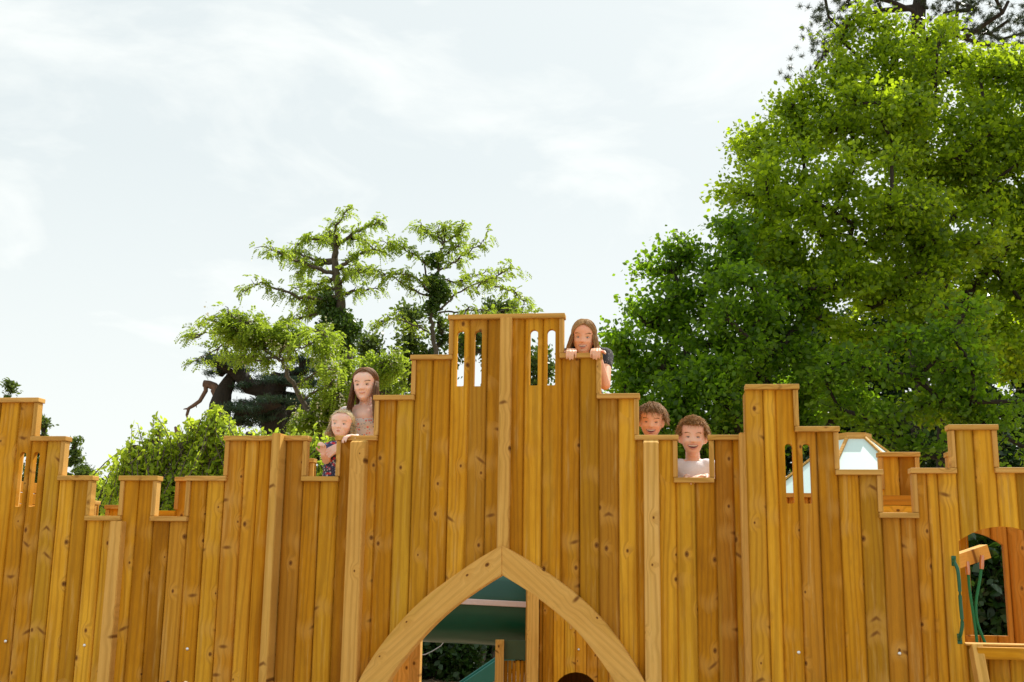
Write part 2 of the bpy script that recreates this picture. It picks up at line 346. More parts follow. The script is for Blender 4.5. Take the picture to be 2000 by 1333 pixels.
# ------------------------------------------------------------------ ground
def ground():
    m, t, bs = mat_new('bark_chip_ground'); tcn = t.nodes.new('ShaderNodeTexCoord')
    v = t.nodes.new('ShaderNodeTexVoronoi'); v.inputs['Scale'].default_value = 24; t.links.new(tcn.outputs['Object'], v.inputs['Vector'])
    s = t.nodes.new('ShaderNodeSeparateColor'); t.links.new(v.outputs['Color'], s.inputs[0])
    c = mixc(t, s.outputs[0], (.20, .12, .07), (.50, .36, .22)); far = noise(t, tcn.outputs['Object'], .22, 4, .6)
    c = mixc(t, rng_map(t, far, .42, .62, 0, .5), c, (.34, .26, .14))
    # lawn beyond the play area
    sp = t.nodes.new('ShaderNodeSeparateXYZ'); t.links.new(tcn.outputs['Object'], sp.inputs[0])
    edge = mth(t, 'ADD', sp.outputs['Y'], mth(t, 'MULTIPLY', far, 8.0)); gm = rng_map(t, edge, 46, 47)
    c = mixc(t, gm, c, (.06, .11, .02)); t.links.new(c, bs.inputs['Base Color']); bs.inputs['Roughness'].default_value = .9
    bp = t.nodes.new('ShaderNodeBump'); bp.inputs['Strength'].default_value = .9; bp.inputs['Distance'].default_value = .03; t.links.new(s.outputs[1], bp.inputs['Height']); t.links.new(bp.outputs[0], bs.inputs['Normal'])
    bm = bmesh.new(); bmesh.ops.create_grid(bm, x_segments=60, y_segments=60, size=400)
    for q in bm.verts:
        r = q.co.length
        q.co.z = 0 if r < 40 else .25 * math.sin(q.co.x * .05) * math.cos(q.co.y * .04)
    o = link('ground', bm_mesh(bm), m); tag(o, 'light brown bark chip ground of the play area', kind='structure')
    # loose chips
    n = 9000; X = rng.uniform(-4, 8, n); Y = rng.uniform(6.6, 17, n)
    a = rng.uniform(0, 6.28, n); L_ = rng.uniform(.02, .05, n); Wd = rng.uniform(.008, .02, n); tz = rng.uniform(-.4, .4, n)
    d = np.stack([np.cos(a), np.sin(a), tz * .5], 1) * L_[:, None]; e = np.stack([-np.sin(a), np.cos(a), tz], 1) * Wd[:, None]
    c0 = np.stack([X, Y, rng.uniform(.006, .03, n)], 1); V = np.stack([c0 - d - e, c0 + d - e, c0 + d + e, c0 - d + e], 1).reshape(-1, 3)
    me = np_mesh('chips', V, np.arange(4 * n), 4)
    mm, tt, bb = mat_new('wood_chip'); gg = tt.nodes.new('ShaderNodeNewGeometry')
    tt.links.new(mixc(tt, gg.outputs['Random Per Island'], (.22, .12, .06), (.62, .46, .28)), bb.inputs['Base Color']); bb.inputs['Roughness'].default_value = .9
    tag(link('wood_chips', me, mm), 'loose wood chips scattered over the play area ground', 'wood chips', kind='stuff')
ground()

# ------------------------------------------------------------------ castle walls
LV0, LVD = 5.35 * .03796 + 1.6, 5.35 * .03741            # height of the lowest embrasure and of one step
CAPH = .024
def level(n): return LV0 + LVD * n
def S(x, y, n=0.0): return on(x, y, n).x
BT = .028
def plank_mesh(w, z0, z1, conv, th=BT):
    """tongue-and-groove board: eased edges, slightly rounded face, tongue on its right"""
    g = .0016; e = .007; hw = w / 2 - g
    prof = [(-hw, e + .004), (-hw + .002, .0055), (-hw + e, .0006), (-hw * .55, -conv * .7), (0, -conv), (hw * .55, -conv * .7), (hw - e, .0006), (hw - .002, .0055), (hw, e + .004),
            (hw, th * .5), (hw + .007, th * .5), (hw + .007, th * .8), (hw, th * .8), (hw, th), (-hw, th)]
    bm = bmesh.new()
    a = [bm.verts.new((p[0], p[1], z0)) for p in prof]; b = [bm.verts.new((p[0], p[1], z1)) for p in prof]; k = len(prof)
    bm.faces.new(a[::-1]); bm.faces.new(b)
    for i in range(k): bm.faces.new((a[i], a[(i + 1) % k], b[(i + 1) % k], b[i]))
    return bm
def cut(me, cutters):
    """subtract closed bmeshes from mesh data"""
    if not cutters: return me
    o = bpy.data.objects.new('plank', me); COL.objects.link(o); tmp = []
    for c in cutters:
        co = bpy.data.objects.new('cutter', c); COL.objects.link(co); tmp.append(co)
        md = o.modifiers.new('b', 'BOOLEAN'); md.object = co; md.operation = 'DIFFERENCE'; md.solver = 'EXACT'
    dg = bpy.context.evaluated_depsgraph_get(); dg.update()
    r = bpy.data.meshes.new_from_object(o.evaluated_get(dg))
    for q in tmp + [o]: bpy.data.objects.remove(q)
    return r
def wall(name, label, n0, edges, prof, cutdefs, mat, zbot=.04, yref=1000, label_parts=None, group=None):
    root = empty(name, WO, -TH, label=label, cat='castle wall')
    ss = [S(x, yref, n0) for x in edges]
    for i in range(len(ss) - 1):
        a, b = ss[i], ss[i + 1]; c = (a + b) / 2; w = b - a
        top = max(z for (p0, p1, z) in prof if p0 - .02 <= c <= p1 + .02) if any(p0 - .02 <= c <= p1 + .02 for p0, p1, z in prof) else prof[0][2]
        hits = [z for (p0, p1, z) in prof if p0 <= c <= p1]
        top = hits[0] if hits else top
        off = random.uniform(-.0035, .0035)
        bm = plank_mesh(w, zbot, top - .004, random.choice((.0, .0015, .004, .006)))
        bmesh.ops.translate(bm, vec=(0, off, 0), verts=bm.verts)
        me = bm_mesh(bm, 'plank')
        cs = []
        for (c0, c1, z0, z1, fn) in cutdefs:
            if c1 > a - .01 and c0 < b + .01 and z0 < top:
                cb = fn(); bmesh.ops.translate(cb, vec=(-c, 0, 0), verts=cb.verts); cs.append(bm_mesh(cb))
        me = cut(me, cs)
        if not len(me.polygons): continue
        link('plank', me, mat, root, (c, n0, 0))
    return root
def slot(x0a, x1a, ya, x0b, x1b, yb, n):
    """arched arrow slit given by its picture edges at top and bottom"""
    a0, a1 = S(x0a, ya, n), S(x1a, ya, n); b0, b1 = S(x0b, yb, n), S(x1b, yb, n)
    s0, s1 = (a0 + b0) / 2, (a1 + b1) / 2; zt = on((x0a + x1a) / 2, ya, n).z; zb = on((x0b + x1b) / 2, yb, n).z
    r = (s1 - s0) / 2; c = (s0 + s1) / 2; rb = r * .35
    pts = []
    for i in range(13): a = math.pi * i / 12; pts.append((c + r * math.cos(a), zt - r + r * math.sin(a)))
    for i in range(5): a = math.pi + math.pi / 2 * i / 4; pts.append((s0 + rb + rb * math.cos(a), zb + rb + rb * math.sin(a)))
    for i in range(5): a = -math.pi / 2 + math.pi / 2 * i / 4; pts.append((s1 - rb + rb * math.cos(a), zb + rb + rb * math.sin(a)))
    return (s0, s1, zb, zt, lambda: poly_prism(pts, -.06, .12))
def coping(root, s0, s1, z, n0, front=-.024, back=.045, name='coping'):
    return box(name, s0, s1, n0 + front, n0 + back, z - CAPH, z, M_cap, root, .0032)
def upright(root, s0, s1, z0, z1, n0, front=-.014, back=.036):
    return box('trim_board', s0, s1, n0 + front, n0 + back, z0, z1, M_trim, root, .0028)
def post(root, x0, x1, yref, ytop, n0, proud, zbot=.02, chamfer=.018, back=0.0, ztop=None, slope=1.0):
    s0, s1 = S(x0, yref, n0 - proud), S(x1, yref, n0 - proud); c = (s0 + s1) / 2; w = s1 - s0
    zt = on((x0 + x1) / 2, ytop, n0 - proud * .5).z if ztop is None else ztop
    prof = [(n0 - proud, zbot), (n0 - proud, zt - chamfer), (n0 - proud + chamfer * slope, zt), (n0 + back, zt), (n0 + back, zbot)] if chamfer else [(n0 - proud, zbot), (n0 - proud, zt), (n0 + back, zt), (n0 + back, zbot)]
    bm = bmesh.new(); a = [bm.verts.new((-w / 2, p[0], p[1])) for p in prof]; b = [bm.verts.new((w / 2, p[0], p[1])) for p in prof]; k = len(prof)
    bm.faces.new(a); bm.faces.new(b[::-1])
    for i in range(k): bm.faces.new((a[i], b[i], b[(i + 1) % k], a[(i + 1) % k]))
    bmesh.ops.recalc_face_normals(bm, faces=bm.faces); bmesh.ops.bevel(bm, geom=list(bm.edges), offset=.0035, segments=2, affect='EDGES')
    return link('post', bm_mesh(bm), M_post, root, (c, 0, 0))
def crenels(root, steps, n0, tw=.022, ends=(None, None)):
    """steps: list of (s0, s1, z). Copings on each level, trim boards up the side of each rise"""
    for i, (s0, s1, z) in enumerate(steps):
        l = steps[i - 1] if i else None; r = steps[i + 1] if i + 1 < len(steps) else None
        c0 = s0 - (.020 if (l and l[2] > z) else .006 if l else 0); c1 = s1 + (.020 if (r and r[2] > z) else .006 if r else 0)
        coping(root, c0, c1, z, n0)
        if l and l[2] < z: upright(root, s0, s0 + tw, l[2] + .0015, z - CAPH - .001, n0)
        if r and r[2] < z: upright(root, s1 - tw, s1, r[2] + .0015, z - CAPH - .001, n0)
def bolt(root, x, y, n0, r=.0085):
    p = on(x, y, n0); bm = bmesh.new(); bmesh.ops.create_uvsphere(bm, u_segments=12, v_segments=8, radius=r)
    bmesh.ops.scale(bm, vec=(1, .55, 1), verts=bm.verts)
    return link('bolt', bm_mesh(bm), M_bolt, root, (p.x, n0 - .001, p.z), True)

def steps_of(bounds, levels, n0):
    """bounds: picture points of the rises; returns (s0, s1, z)"""
    s = [S(x, y, n0 - .014) for x, y in bounds]
    return [(s[i], s[i + 1], levels[i]) for i in range(len(levels))]

# --- left wall
A_steps = steps_of([(-330, 800), (-180, 850), (73, 800), (125, 885), (178, 960), (233, 960), (305, 960), (362, 960), (437, 900), (541, 900)],
                   [level(2), level(3), level(2), level(1), level(0), level(1), level(0), level(1), level(2)], 0)
slitsA = [slot(40, 51.5, 883, 27.5, 40, 990, 0), slot(68, 80, 883, 55.6, 68, 990, 0)]
def hole(x, y, r, n=0.0):
    p = on(x, y, n); pts = [(p.x + r * math.cos(a), p.z + r * math.sin(a)) for a in [i * math.pi / 8 for i in range(16)]]
    return (p.x - r, p.x + r, p.z - r, p.z + r, lambda: poly_prism(pts, -.06, .12))
holesA = [hole(327, 1340, .026), hole(361, 1341, .026)]
wa = wall('castle_wall', 'left timber castle wall of honey planks with two arrow slits and stepped battlements', 0,
          [-290, -255, -220, -187, -153, -120, -87, -53, -20, 17.5, 47.5, 79, 110, 140, 170, 202, 235, 267, 300, 332, 366, 400, 434, 470, 498, 524], A_steps, slitsA + holesA, M_plank)
crenels(wa, A_steps, 0)
post(wa, 216, 240, 1000, 1015, 0, .05, chamfer=0, ztop=level(0) - CAPH - .002)
post(wa, 522.5, 539, 1000, 848, 0, .085, chamfer=0, back=.04)
for x, y in ((11, 1253), (165, 1261), (366, 1268)): bolt(wa, x, y, -.002)

# --- central gate wall
B_steps = steps_of([(548, 900), (599, 880), (656, 890), (731, 800), (803, 730), (876.5, 660), (1101, 650), (1173.5, 730), (1247.5, 810), (1323.5, 890), (1385.5, 890), (1450, 900)],
                   [level(2), level(1), level(2), level(3), level(4), level(5), level(4), level(3), level(2), level(1), level(2)], 0)
slitsB = [slot(893, 907.5, 646.5, 891, 906, 755, 0), slot(927, 941.5, 646.5, 925, 940, 755, 0), slot(1034.8, 1050.6, 644.5, 1035, 1050.6, 753.7, 0), slot(1068.5, 1084.7, 643.7, 1068.5, 1084.7, 753.3, 0)]
NB = -.062
zc = lambda x, y: (680 + x / 3.3333, 980 + y / 3.3333)
LO = [zc(*p) for p in ((1000, 285), (885, 345), (760, 430), (600, 545), (470, 640), (350, 770), (250, 880), (150, 1020), (65, 1160))] + [(681, 1375), (668, 1425), (660, 1480)]
LI = [zc(*p) for p in ((1000, 478), (880, 550), (720, 660), (600, 760), (480, 880), (390, 990), (300, 1100))] + [(755, 1333), (735, 1380), (724, 1430), (718, 1482)]
RO = [zc(*p) for p in ((1000, 285), (1150, 370), (1280, 450), (1400, 540), (1520, 630), (1640, 750), (1740, 870), (1850, 1030), (1935, 1177))] + [(1284, 1380), (1300, 1430), (1308, 1482)]
RI = [zc(*p) for p in ((1000, 478), (1170, 580), (1290, 670), (1400, 760), (1500, 850), (1610, 990), (1680, 1090), (1740, 1177))] + [(1226, 1380), (1242, 1430), (1250, 1482)]
def smooth2(pts, m=24):
    P = np.array(pts, float); d = np.r_[0, np.cumsum(np.linalg.norm(np.diff(P, axis=0), axis=1))]; u = np.linspace(0, d[-1], m)
    Q = np.stack([np.interp(u, d, P[:, 0]), np.interp(u, d, P[:, 1])], 1)
    for _ in range(2): Q[1:-1] = (Q[:-2] + 2 * Q[1:-1] + Q[2:]) / 4
    return Q
def sz(P, n): return [(on(x, y, n).x, on(x, y, n).z) for x, y in P]
lo, li, ro, ri = [sz(smooth2(q), NB) for q in (LO, LI, RO, RI)]
mid_l = [((a[0] + b[0]) / 2, (a[1] + b[1]) / 2) for a, b in zip(lo, li)]; mid_r = [((a[0] + b[0]) / 2, (a[1] + b[1]) / 2) for a, b in zip(ro, ri)]
gate_pts = mid_l[::-1] + mid_r[1:]; gx0, gx1 = gate_pts[0][0], gate_pts[-1][0]
gate_pts = [(gx0, -.3)] + gate_pts + [(gx1, -.3)]
gate_cut = (gx0 - .01, gx1 + .01, 0, 1.7, lambda: poly_prism(gate_pts[::-1], -.08, .12))
wb = wall('castle_wall', 'tall central timber castle wall with pointed gate arch and stepped top', 0,
          [540, 551, 588, 622, 658, 695, 731, 767, 802, 837.5, 873, 909, 946, 983, 1020.6, 1058, 1095.6, 1132, 1169.5, 1208, 1245, 1282, 1321, 1358.6, 1397.7, 1434.5, 1458], B_steps, slitsB + [gate_cut], M_plank)
crenels(wb, B_steps, 0)
post(wb, 678, 708.5, 1000, 857, 0, .065, chamfer=.022, slope=2.4)
post(wb, 970.7, 994, 1000, 621, 0, .045, zbot=lo[0][1] - .03, chamfer=.004)
post(wb, 1257.5, 1288, 1000, 857, 0, .065, chamfer=.022, slope=2.4)
post(wb, 1448, 1463, 1000, 847, 0, .085, chamfer=.004, back=.03)
for O_, I_ in ((lo, li), (ro, ri)):
    pts = O_ + I_[::-1]; cx = sum(p[0] for p in pts) / len(pts); cz = sum(p[1] for p in pts) / len(pts)
    k = len(O_); bm = bmesh.new(); y0, y1 = NB, .035
    # grain follows the beam: local X along the curve is approximated by the piece's own tilt
    ang = math.atan2(O_[12][1] - O_[4][1], O_[12][0] - O_[4][0])
    ca, sa = math.cos(-ang), math.sin(-ang)
    tr = lambda p: ((p[0] - cx) * ca - (p[1] - cz) * sa, (p[0] - cx) * sa + (p[1] - cz) * ca)
    G = {}
    for i in range(k):
        for j, p in ((0, O_[i]), (1, I_[i])):
            q = tr(p)
            for e_, yy in ((0, y0), (1, y1)): G[i, j, e_] = bm.verts.new((q[0], yy, q[1]))
    for i in range(k - 1):
        bm.faces.new((G[i, 0, 0], G[i + 1, 0, 0], G[i + 1, 1, 0], G[i, 1, 0])); bm.faces.new((G[i, 0, 1], G[i, 1, 1], G[i + 1, 1, 1], G[i + 1, 0, 1]))
        bm.faces.new((G[i, 0, 0], G[i, 0, 1], G[i + 1, 0, 1], G[i + 1, 0, 0])); bm.faces.new((G[i, 1, 0], G[i + 1, 1, 0], G[i + 1, 1, 1], G[i, 1, 1]))
    for i in (0, k - 1): bm.faces.new((G[i, 0, 0], G[i, 1, 0], G[i, 1, 1], G[i, 0, 1]))
    bmesh.ops.recalc_face_normals(bm, faces=bm.faces)
    es = [e for e in bm.edges if len(e.link_faces) == 2 and e.calc_face_angle(0) > .8]
    bmesh.ops.bevel(bm, geom=es, offset=.003, segments=2, affect='EDGES')
    o = link('arch_beam', bm_mesh(bm), M_beam, wb, (cx, 0, cz)); o.rotation_euler = (0, -ang, 0)

# --- right wall, standing proud of the gate wall
NC = -.12
zl = lambda x, y: on(x, y, NC).z
C_steps = steps_of([(1456, 800), (1560, 800), (1639, 880), (1724, 960), (1783, 960), (1856, 870), (1950, 880), (2030, 900), (2110, 900), (2215, 900)],
                   [zl(1505, 752), zl(1595, 834), zl(1675, 918), zl(1755, 1002), zl(1828, 915), zl(1900, 830.5), zl(1970, 914), zl(1970, 914) + .2, zl(1970, 914)], NC)
slitsC = [slot(1532.5, 1547, 867, 1536, 1552, 984, NC), slot(1567, 1581.6, 867, 1570.6, 1586.5, 984, NC)]
win = [(1884, 1258), (1873, 1058)]
wl = on(1878, 1150, NC).x; wz0 = on(1884, 1258, NC).z; wz1 = on(1873, 1058, NC).z; wr = wl + .375; wtop = on(1945, 1029, NC).z
def window_pts():
    pts = [(wr, wz0), (wr, wz1)]; c = (wl + wr) / 2; h = wtop - wz1; r = (wr - wl) / 2; Rr = (r * r + h * h) / (2 * h)
    a0 = math.asin(r / Rr)
    for i in range(15): a = a0 - 2 * a0 * i / 14; pts.append((c + Rr * math.sin(a), wtop - Rr + Rr * math.cos(a)))
    return pts + [(wl, wz0)]
winC = (wl, wr, wz0, wtop, lambda: poly_prism(window_pts(), -.06, .12))
wc = wall('castle_wall', 'right timber castle wall with arched window opening, two arrow slits and battlements', NC,
          [1462, 1497, 1522, 1561, 1601, 1640, 1681, 1721.5, 1758, 1787, 1814, 1836, 1874, 1911, 1951.5, 1988.5, 2028, 2066, 2105, 2145, 2186, 2226], C_steps, slitsC + [winC], M_plank)
crenels(wc, C_steps, NC)
s0 = S(1462, 1000, NC); box('side_board', s0 - .002, s0 + .024, NC + .03, .03, .04, C_steps[0][2] - CAPH - .004, M_plank, wc)
box('window_sill', wl - .004, wr + .03, NC - .035, NC + .05, wz0 - .004, wz0 + .004, M_cap, wc, .0015)
for x, y in ((1560, 1275), (1757, 1277)): bolt(wc, x, y, NC - .002)
# second skin of the right tower, .65 behind, with the same window
wi = wall('castle_wall', 'inner orange timber wall seen through the arched window of the right wall', .55,
          [1800, 1833, 1866, 1899, 1932, 1965, 1998, 2031, 2064, 2097], [(-9, 9, 1.95)], [(wl, wr, wz0, wtop, lambda: poly_prism(window_pts(), -.06, .12))], M_inner)

# ladder and ropes at the right window
lad = empty('climbing_ladder', world((wl + .1, NC - .25, 0)), -TH, label='wooden climbing ladder with two flat rungs below the arched window', cat='ladder')
def lp(s, n, z): return Vector((s - (wl + .1), n - (NC - .25), z))
def bar(name, a, b, w, d, mat, parent, bev=.003):
    a = Vector(a); b = Vector(b); L_ = (b - a).length
    bm = box_bm(-w / 2, w / 2, -d / 2, d / 2, -L_ / 2, L_ / 2, bev)
    o = link(name, bm_mesh(bm), mat, parent, (a + b) / 2); o.rotation_euler = (b - a).to_track_quat('Z', 'Y').to_euler(); return o
for sx in (.035, .40):
    bar('rail', lp(wl + sx, NC - .03, wz0 - .01), lp(wl + sx + .0, NC - .62, .04), .045, .07, M_post, lad)
for i, (dz, dn) in enumerate(((.012, .05), (.15, .12), (.33, .21), (.51, .30), (.69, .39), (.87, .48))):
    z = wz0 - dz - .02; o = box('rung', -.19, .19, -.03, .01, -.025, .025, M_rail, lad, .003); o.location = lp(wl + .22, NC - dn - .01, z)
rp_ = empty('rope_swing_beam', world((wl + .08, .2, 0)), -TH, label='pale timber beam with two green ropes hanging inside the right tower window', cat='rope ladder')
def rl(v): return Vector((v[0] - (wl + .08), v[1] - .2, v[2]))
nr = .2
bar('beam', rl(on(1845, 1104, nr)), rl(on(1925, 1077, nr + .1)), .054, .065, M_post, rp_)
for pts, fer in ((((1890, 1100), (1893, 1150), (1901, 1200), (1907, 1240), (1911, 1290), (1912, 1360)), ((1889, 1097), (1891, 1123))),
                 (((1918, 1086), (1915, 1130), (1905, 1175), (1907, 1215), (1921, 1248), (1940, 1300)), ((1918, 1085), (1917, 1112)))):
    P = np.array([rl(on(x, y, nr + .03)) for x, y in pts]); u = np.linspace(0, len(P) - 1, 24)
    P = np.stack([np.interp(u, range(len(P)), P[:, k]) for k in range(3)], 1)
    for _ in range(4): P[1:-1] = (P[:-2] + 2 * P[1:-1] + P[2:]) / 4
    r_ = link('rope', tube_np([(P, np.full(24, .0068))], 8), M_rope, rp_, smooth=True)
    Q = np.array([rl(on(x, y, nr + .025)) for x, y in fer]); link('ferrule', tube_np([(np.linspace(Q[0], Q[1], 5), [.0085, .0105, .0105, .011, .0095])], 10), M_copper, rp_, smooth=True)
hd = empty('grab_handle', world(on(1870, 1170, NC)), -TH, label='green metal grab handle bolted beside the arched window', cat='handle')
h0 = on(1870, 1170, NC)
def hl(x, y, n): v = on(x, y, NC + n); return Vector((v.x - h0.x, v.y - h0.y, v.z))
hd.location.z = 0
P = np.array([hl(1864, 1094, -.006), hl(1864, 1099, -.03), hl(1870, 1110, -.05), hl(1873, 1130, -.055), hl(1876, 1180, -.055), hl(1880, 1220, -.055), hl(1877, 1238, -.05), hl(1874, 1246, -.03), hl(1874, 1250, -.006)])
u = np.linspace(0, 8, 40); P = np.stack([np.interp(u, range(9), P[:, k]) for k in range(3)], 1)
for _ in range(3): P[1:-1] = (P[:-2] + 2 * P[1:-1] + P[2:]) / 4
link('grip', tube_np([(P, np.full(40, .0078))], 10), M_handle, hd, smooth=True)
for x, y in ((1862.5, 1096), (1874, 1248)):
    c = hl(x, y, -.003); box('mounting_plate', c.x - .010, c.x + .010, c.y - .006, c.y + .002, c.z - .022, c.z + .022, M_handle, hd, .002)
    bm = bmesh.new(); bmesh.ops.create_uvsphere(bm, u_segments=8, v_segments=6, radius=.004); link('screw', bm_mesh(bm), M_bolt, hd, (c.x, c.y - .007, c.z + .006), True)

# --- rear parapets
def rear(label, n0, segs, zb=.95, mat=M_plank, tw=.022):
    """segs: (x0, x1, ytop) picture extents on the plane n0; planks, coping and trim per merlon"""
    root = empty('rear_parapet', WO, -TH, label=label, cat='parapet')
    for x0, x1, yt, *zz in segs:
        s0, s1 = S(x0, yt + 20, n0), S(x1, yt + 20, n0); z = on((x0 + x1) / 2, yt, n0).z; k = max(1, round((s1 - s0) / .095)); w = (s1 - s0) / k
        for i in range(k):
            bm = plank_mesh(w, zz[0] if zz else zb, z - CAPH, .003); link('plank', bm_mesh(bm), mat, root, (s0 + w * (i + .5), n0, 0))
        coping(root, s0 - .004, s1 + .004, z, n0)
        zlow = z - .19
        upright(root, s0, s0 + tw, zlow, z - CAPH - .001, n0); upright(root, s1 - tw, s1, zlow, z - CAPH - .001, n0)
    return root
ra = rear('rear timber parapet glimpsed through the left wall embrasures', .95, [(60, 187, 978), (207, 250, 987), (344, 402, 932.5), (590, 613, 896)])
z0 = on(325, 998, .95).z; s0, s1 = S(270, 1000, .95), S(344, 1000, .95)
box('rail', s0, s1, .93, .99, z0 - .03, z0, M_rail, ra); box('rail', s0, s1, .955, .975, z0 - .115, z0 - .04, M_rail, ra)
rb_ = rear('rear timber parapet with a merlon behind the right wall embrasure', .62, [(1716, 1795, 884), (1849, 1880, 884)])
s0, s1 = S(1500, 970, .6), S(1700, 970, .6); zt = on(1560, 964, .6).z
box('rail', s0, s1, .57, .64, zt - .022, zt, M_cap, rb_); 
for i in range(5):
    a = s0 + (s1 - s0) * i / 5; bm = plank_mesh((s1 - s0) / 5, .95, zt - .023, .003); link('plank', bm_mesh(bm), M_inner, rb_, (a + (s1 - s0) / 10, .59, 0))
s0, s1 = S(1722, 980, .5), S(1800, 980, .5); zt = on(1757, 968, .5).z
for i in range(3): box('rail', s0, s1, .49, .515, zt - .052 * (i + 1) + .003, zt - .052 * i, M_rail, rb_)
# side partition of the left tower, running back from the wall, its face towards the sun
sp_ = empty('side_partition', WO, -TH, label='sunlit side partition of horizontal boards behind the left arrow slits', cat='partition')
sx = S(30, 960, .5); zt = on(35, 938, .45).z
for i in range(6): box('board', sx - .02, sx, .06, .94, zt - .062 * (i + 1) + .004, zt - .062 * i, M_depth, sp_, .002)
box('post', sx - .03, sx + .02, .42, .48, zt - .5, zt + .30, M_post, sp_); 
sx2 = S(62, 960, .5)
for i in range(6): box('board', sx2 - .02, sx2, .30, .94, zt - .01 - .062 * (i + 1) + .004, zt - .01 - .062 * i, M_depth, sp_, .002)
box('post', sx2 - .03, sx2 + .02, .30, .36, zt - .5, zt + .30, M_post, sp_)

# --- decks
def deck(label, x0, x1, z, n0=.05, n1=.92):
    root = empty('play_deck', world((S(x0, 1000, .4), .5, 0)), -TH, label=label, cat='deck'); bx = S(x0, 1000, .4)
    s0, s1 = S(x0, 1000, .4), S(x1, 1000, .4); k = 9; w = (n1 - n0) / k
    for i in range(k): box('board', 0, s1 - s0, n0 + w * i + .003 - .5, n0 + w * (i + 1) - .003 - .5, z - .03, z, M_rail, root, .002)
    for s in (.03, s1 - s0 - .07):
        for n in (n0 + .02, n1 - .08): box('leg', s, s + .06, n - .5, n + .06 - .5, 0, z - .031, M_post, root, .003)
    return z
Z1, Z2 = 1.15, 1.66
deck('left platform behind the embrasure where the girl with long hair stands', 560, 722, Z1)
deck('high platform behind the tall centre tower', 760, 1225, Z2)
deck('right platform behind the low embrasure where the boys stand', 1238, 1440, Z1)

# ------------------------------------------------------------------ things behind the gate
def cylinder_between(a, b, r, seg=40, wall_=0.0):
    a = Vector(a); b = Vector(b); bm = bmesh.new(); bmesh.ops.create_cone(bm, cap_ends=False, segments=seg, radius1=r, radius2=r, depth=(b - a).length)
    q = (b - a).to_track_quat('Z', 'Y'); bmesh.ops.transform(bm, matrix=Matrix.Translation((a + b) / 2) @ q.to_matrix().to_4x4(), verts=bm.verts); return bm
YT = 10.4
tc0, tc1 = at(700, 1166, YT), at(1052, 1184, YT)
tr_ = 75 * YT / 2164 * 1.02
tun = empty('tunnel_slide', (tc0.x, tc0.y, 0), 0, label='big dark green plastic crawl tunnel with a pale seam behind the gate arch', cat='tunnel')
org = Vector((tc0.x, tc0.y, 0))
link('tube', bm_mesh(cylinder_between(tc0 - org, tc1 - org, tr_)), M_tube, tun, smooth=True)
for dz in (-1, 1):
    off = Vector((0, -tr_ * .995 * dz, .02)); d = (tc1 - tc0).normalized()
    a = tc0 - org + off; b = tc1 - org + off
    bar('seam', a, b, .055, .05, M_flange, tun, .006)
for q in (.0, .98):
    c = tc0.lerp(tc1, q) - org; d = (tc1 - tc0).normalized(); link('collar', bm_mesh(cylinder_between(c - d * .03, c + d * .03, tr_ + .035)), M_tube, tun, smooth=True)
# rear gate building the tunnel runs into
YR = 9.2
def pz(x, y, Y=YR): return at(x, y, Y)
rg = empty('gate_house_wall', (pz(1030, 1200).x, YR, 0), 0, label='narrow planked timber wall with a round mouse hole, seen through the gate arch on the right', cat='castle wall')
ox = pz(1030, 1200).x
xs = [1030, 1053, 1060, 1081, 1103, 1124, 1146, 1167, 1189, 1210, 1232, 1253, 1275, 1296, 1318]
hp = pz(1125, 1361); hr = 44 * YR / 2164
for i in range(len(xs) - 1):
    a, b = pz(xs[i], 1200).x - ox, pz(xs[i + 1], 1200).x - ox; c = (a + b) / 2
    if i == 0: box('post', a, b - .003, -.05, .04, 0, 2.05, M_post, rg, .004); continue
    me = bm_mesh(plank_mesh(b - a, .03, 2.0, .003)); 
    if abs(c - (hp.x - ox)) < hr + .08:
        cpts = [(hp.x - ox - c + hr * math.cos(t_), hp.z + hr * math.sin(t_)) for t_ in [k * math.pi / 12 for k in range(24)]]
        me = cut(me, [bm_mesh(poly_prism(cpts, -.06, .12))])
    link('plank', me, M_plank, rg, (c, 0, 0))
xe = pz(1318, 1200).x - ox
box('added_back_panel', .02, xe, 1.0, 1.02, .02, 1.95, M_inner, rg); box('added_side_panel', .0, .02, .05, 1.0, .02, 1.95, M_inner, rg); box('added_side_panel', xe - .02, xe, .05, 1.0, .02, 1.95, M_inner, rg); box('roof_panel', .0, xe, .035, 1.04, 1.96, 1.985, M_inner, rg)  # unseen roof with sides and back, added to keep sun out of the hole
lb = pz(1115, 1222); box('latch', lb.x - ox - .01, lb.x - ox + .012, -.012, .0, lb.z - .03, lb.z + .03, M_trim, rg)
q = pz(1130, 1269); bm = bmesh.new(); bmesh.ops.create_uvsphere(bm, u_segments=10, v_segments=6, radius=.011); link('bolt', bm_mesh(bm), M_bolt, rg, (q.x - ox, -.008, q.z), True)
# small tower under the tunnel end
YS = 9.9
st = empty('tunnel_support', (at(967, 1300, YS).x, YS, 0), 0, label='timber support post, green panel and narrow slats below the tunnel end', cat='support frame')
bx_ = at(967, 1300, YS).x; f = lambda x, y: at(x, y, YS)
box('post', 0, f(984, 1300).x - bx_, -.04, .05, 0, f(970, 1250).z, M_post, st, .004)
box('panel', f(984, 1270).x - bx_ + .003, f(1032, 1270).x - bx_, 0, .015, f(1000, 1289).z, f(1000, 1251).z, M_plate, st, .002)
for i in range(6):
    a = f(984 + 8 * i, 1300).x - bx_ + .002; b = f(992 + 8 * i, 1300).x - bx_; box('slat', a, b - .002, .018, .036, .03, f(1000, 1291).z, M_plank, st, .003)
gp = empty('gate_post', (at(785, 1300, 6.7).x, 6.7, 0), 0, label='square timber post standing just inside the left foot of the gate arch', cat='post')
ws = at(800, 1300, 6.7).x - at(768, 1300, 6.7).x
box('shaft', -ws / 2, ws / 2, -.05, .05, 0, at(785, 1230, 6.7).z, M_post, gp, .004)
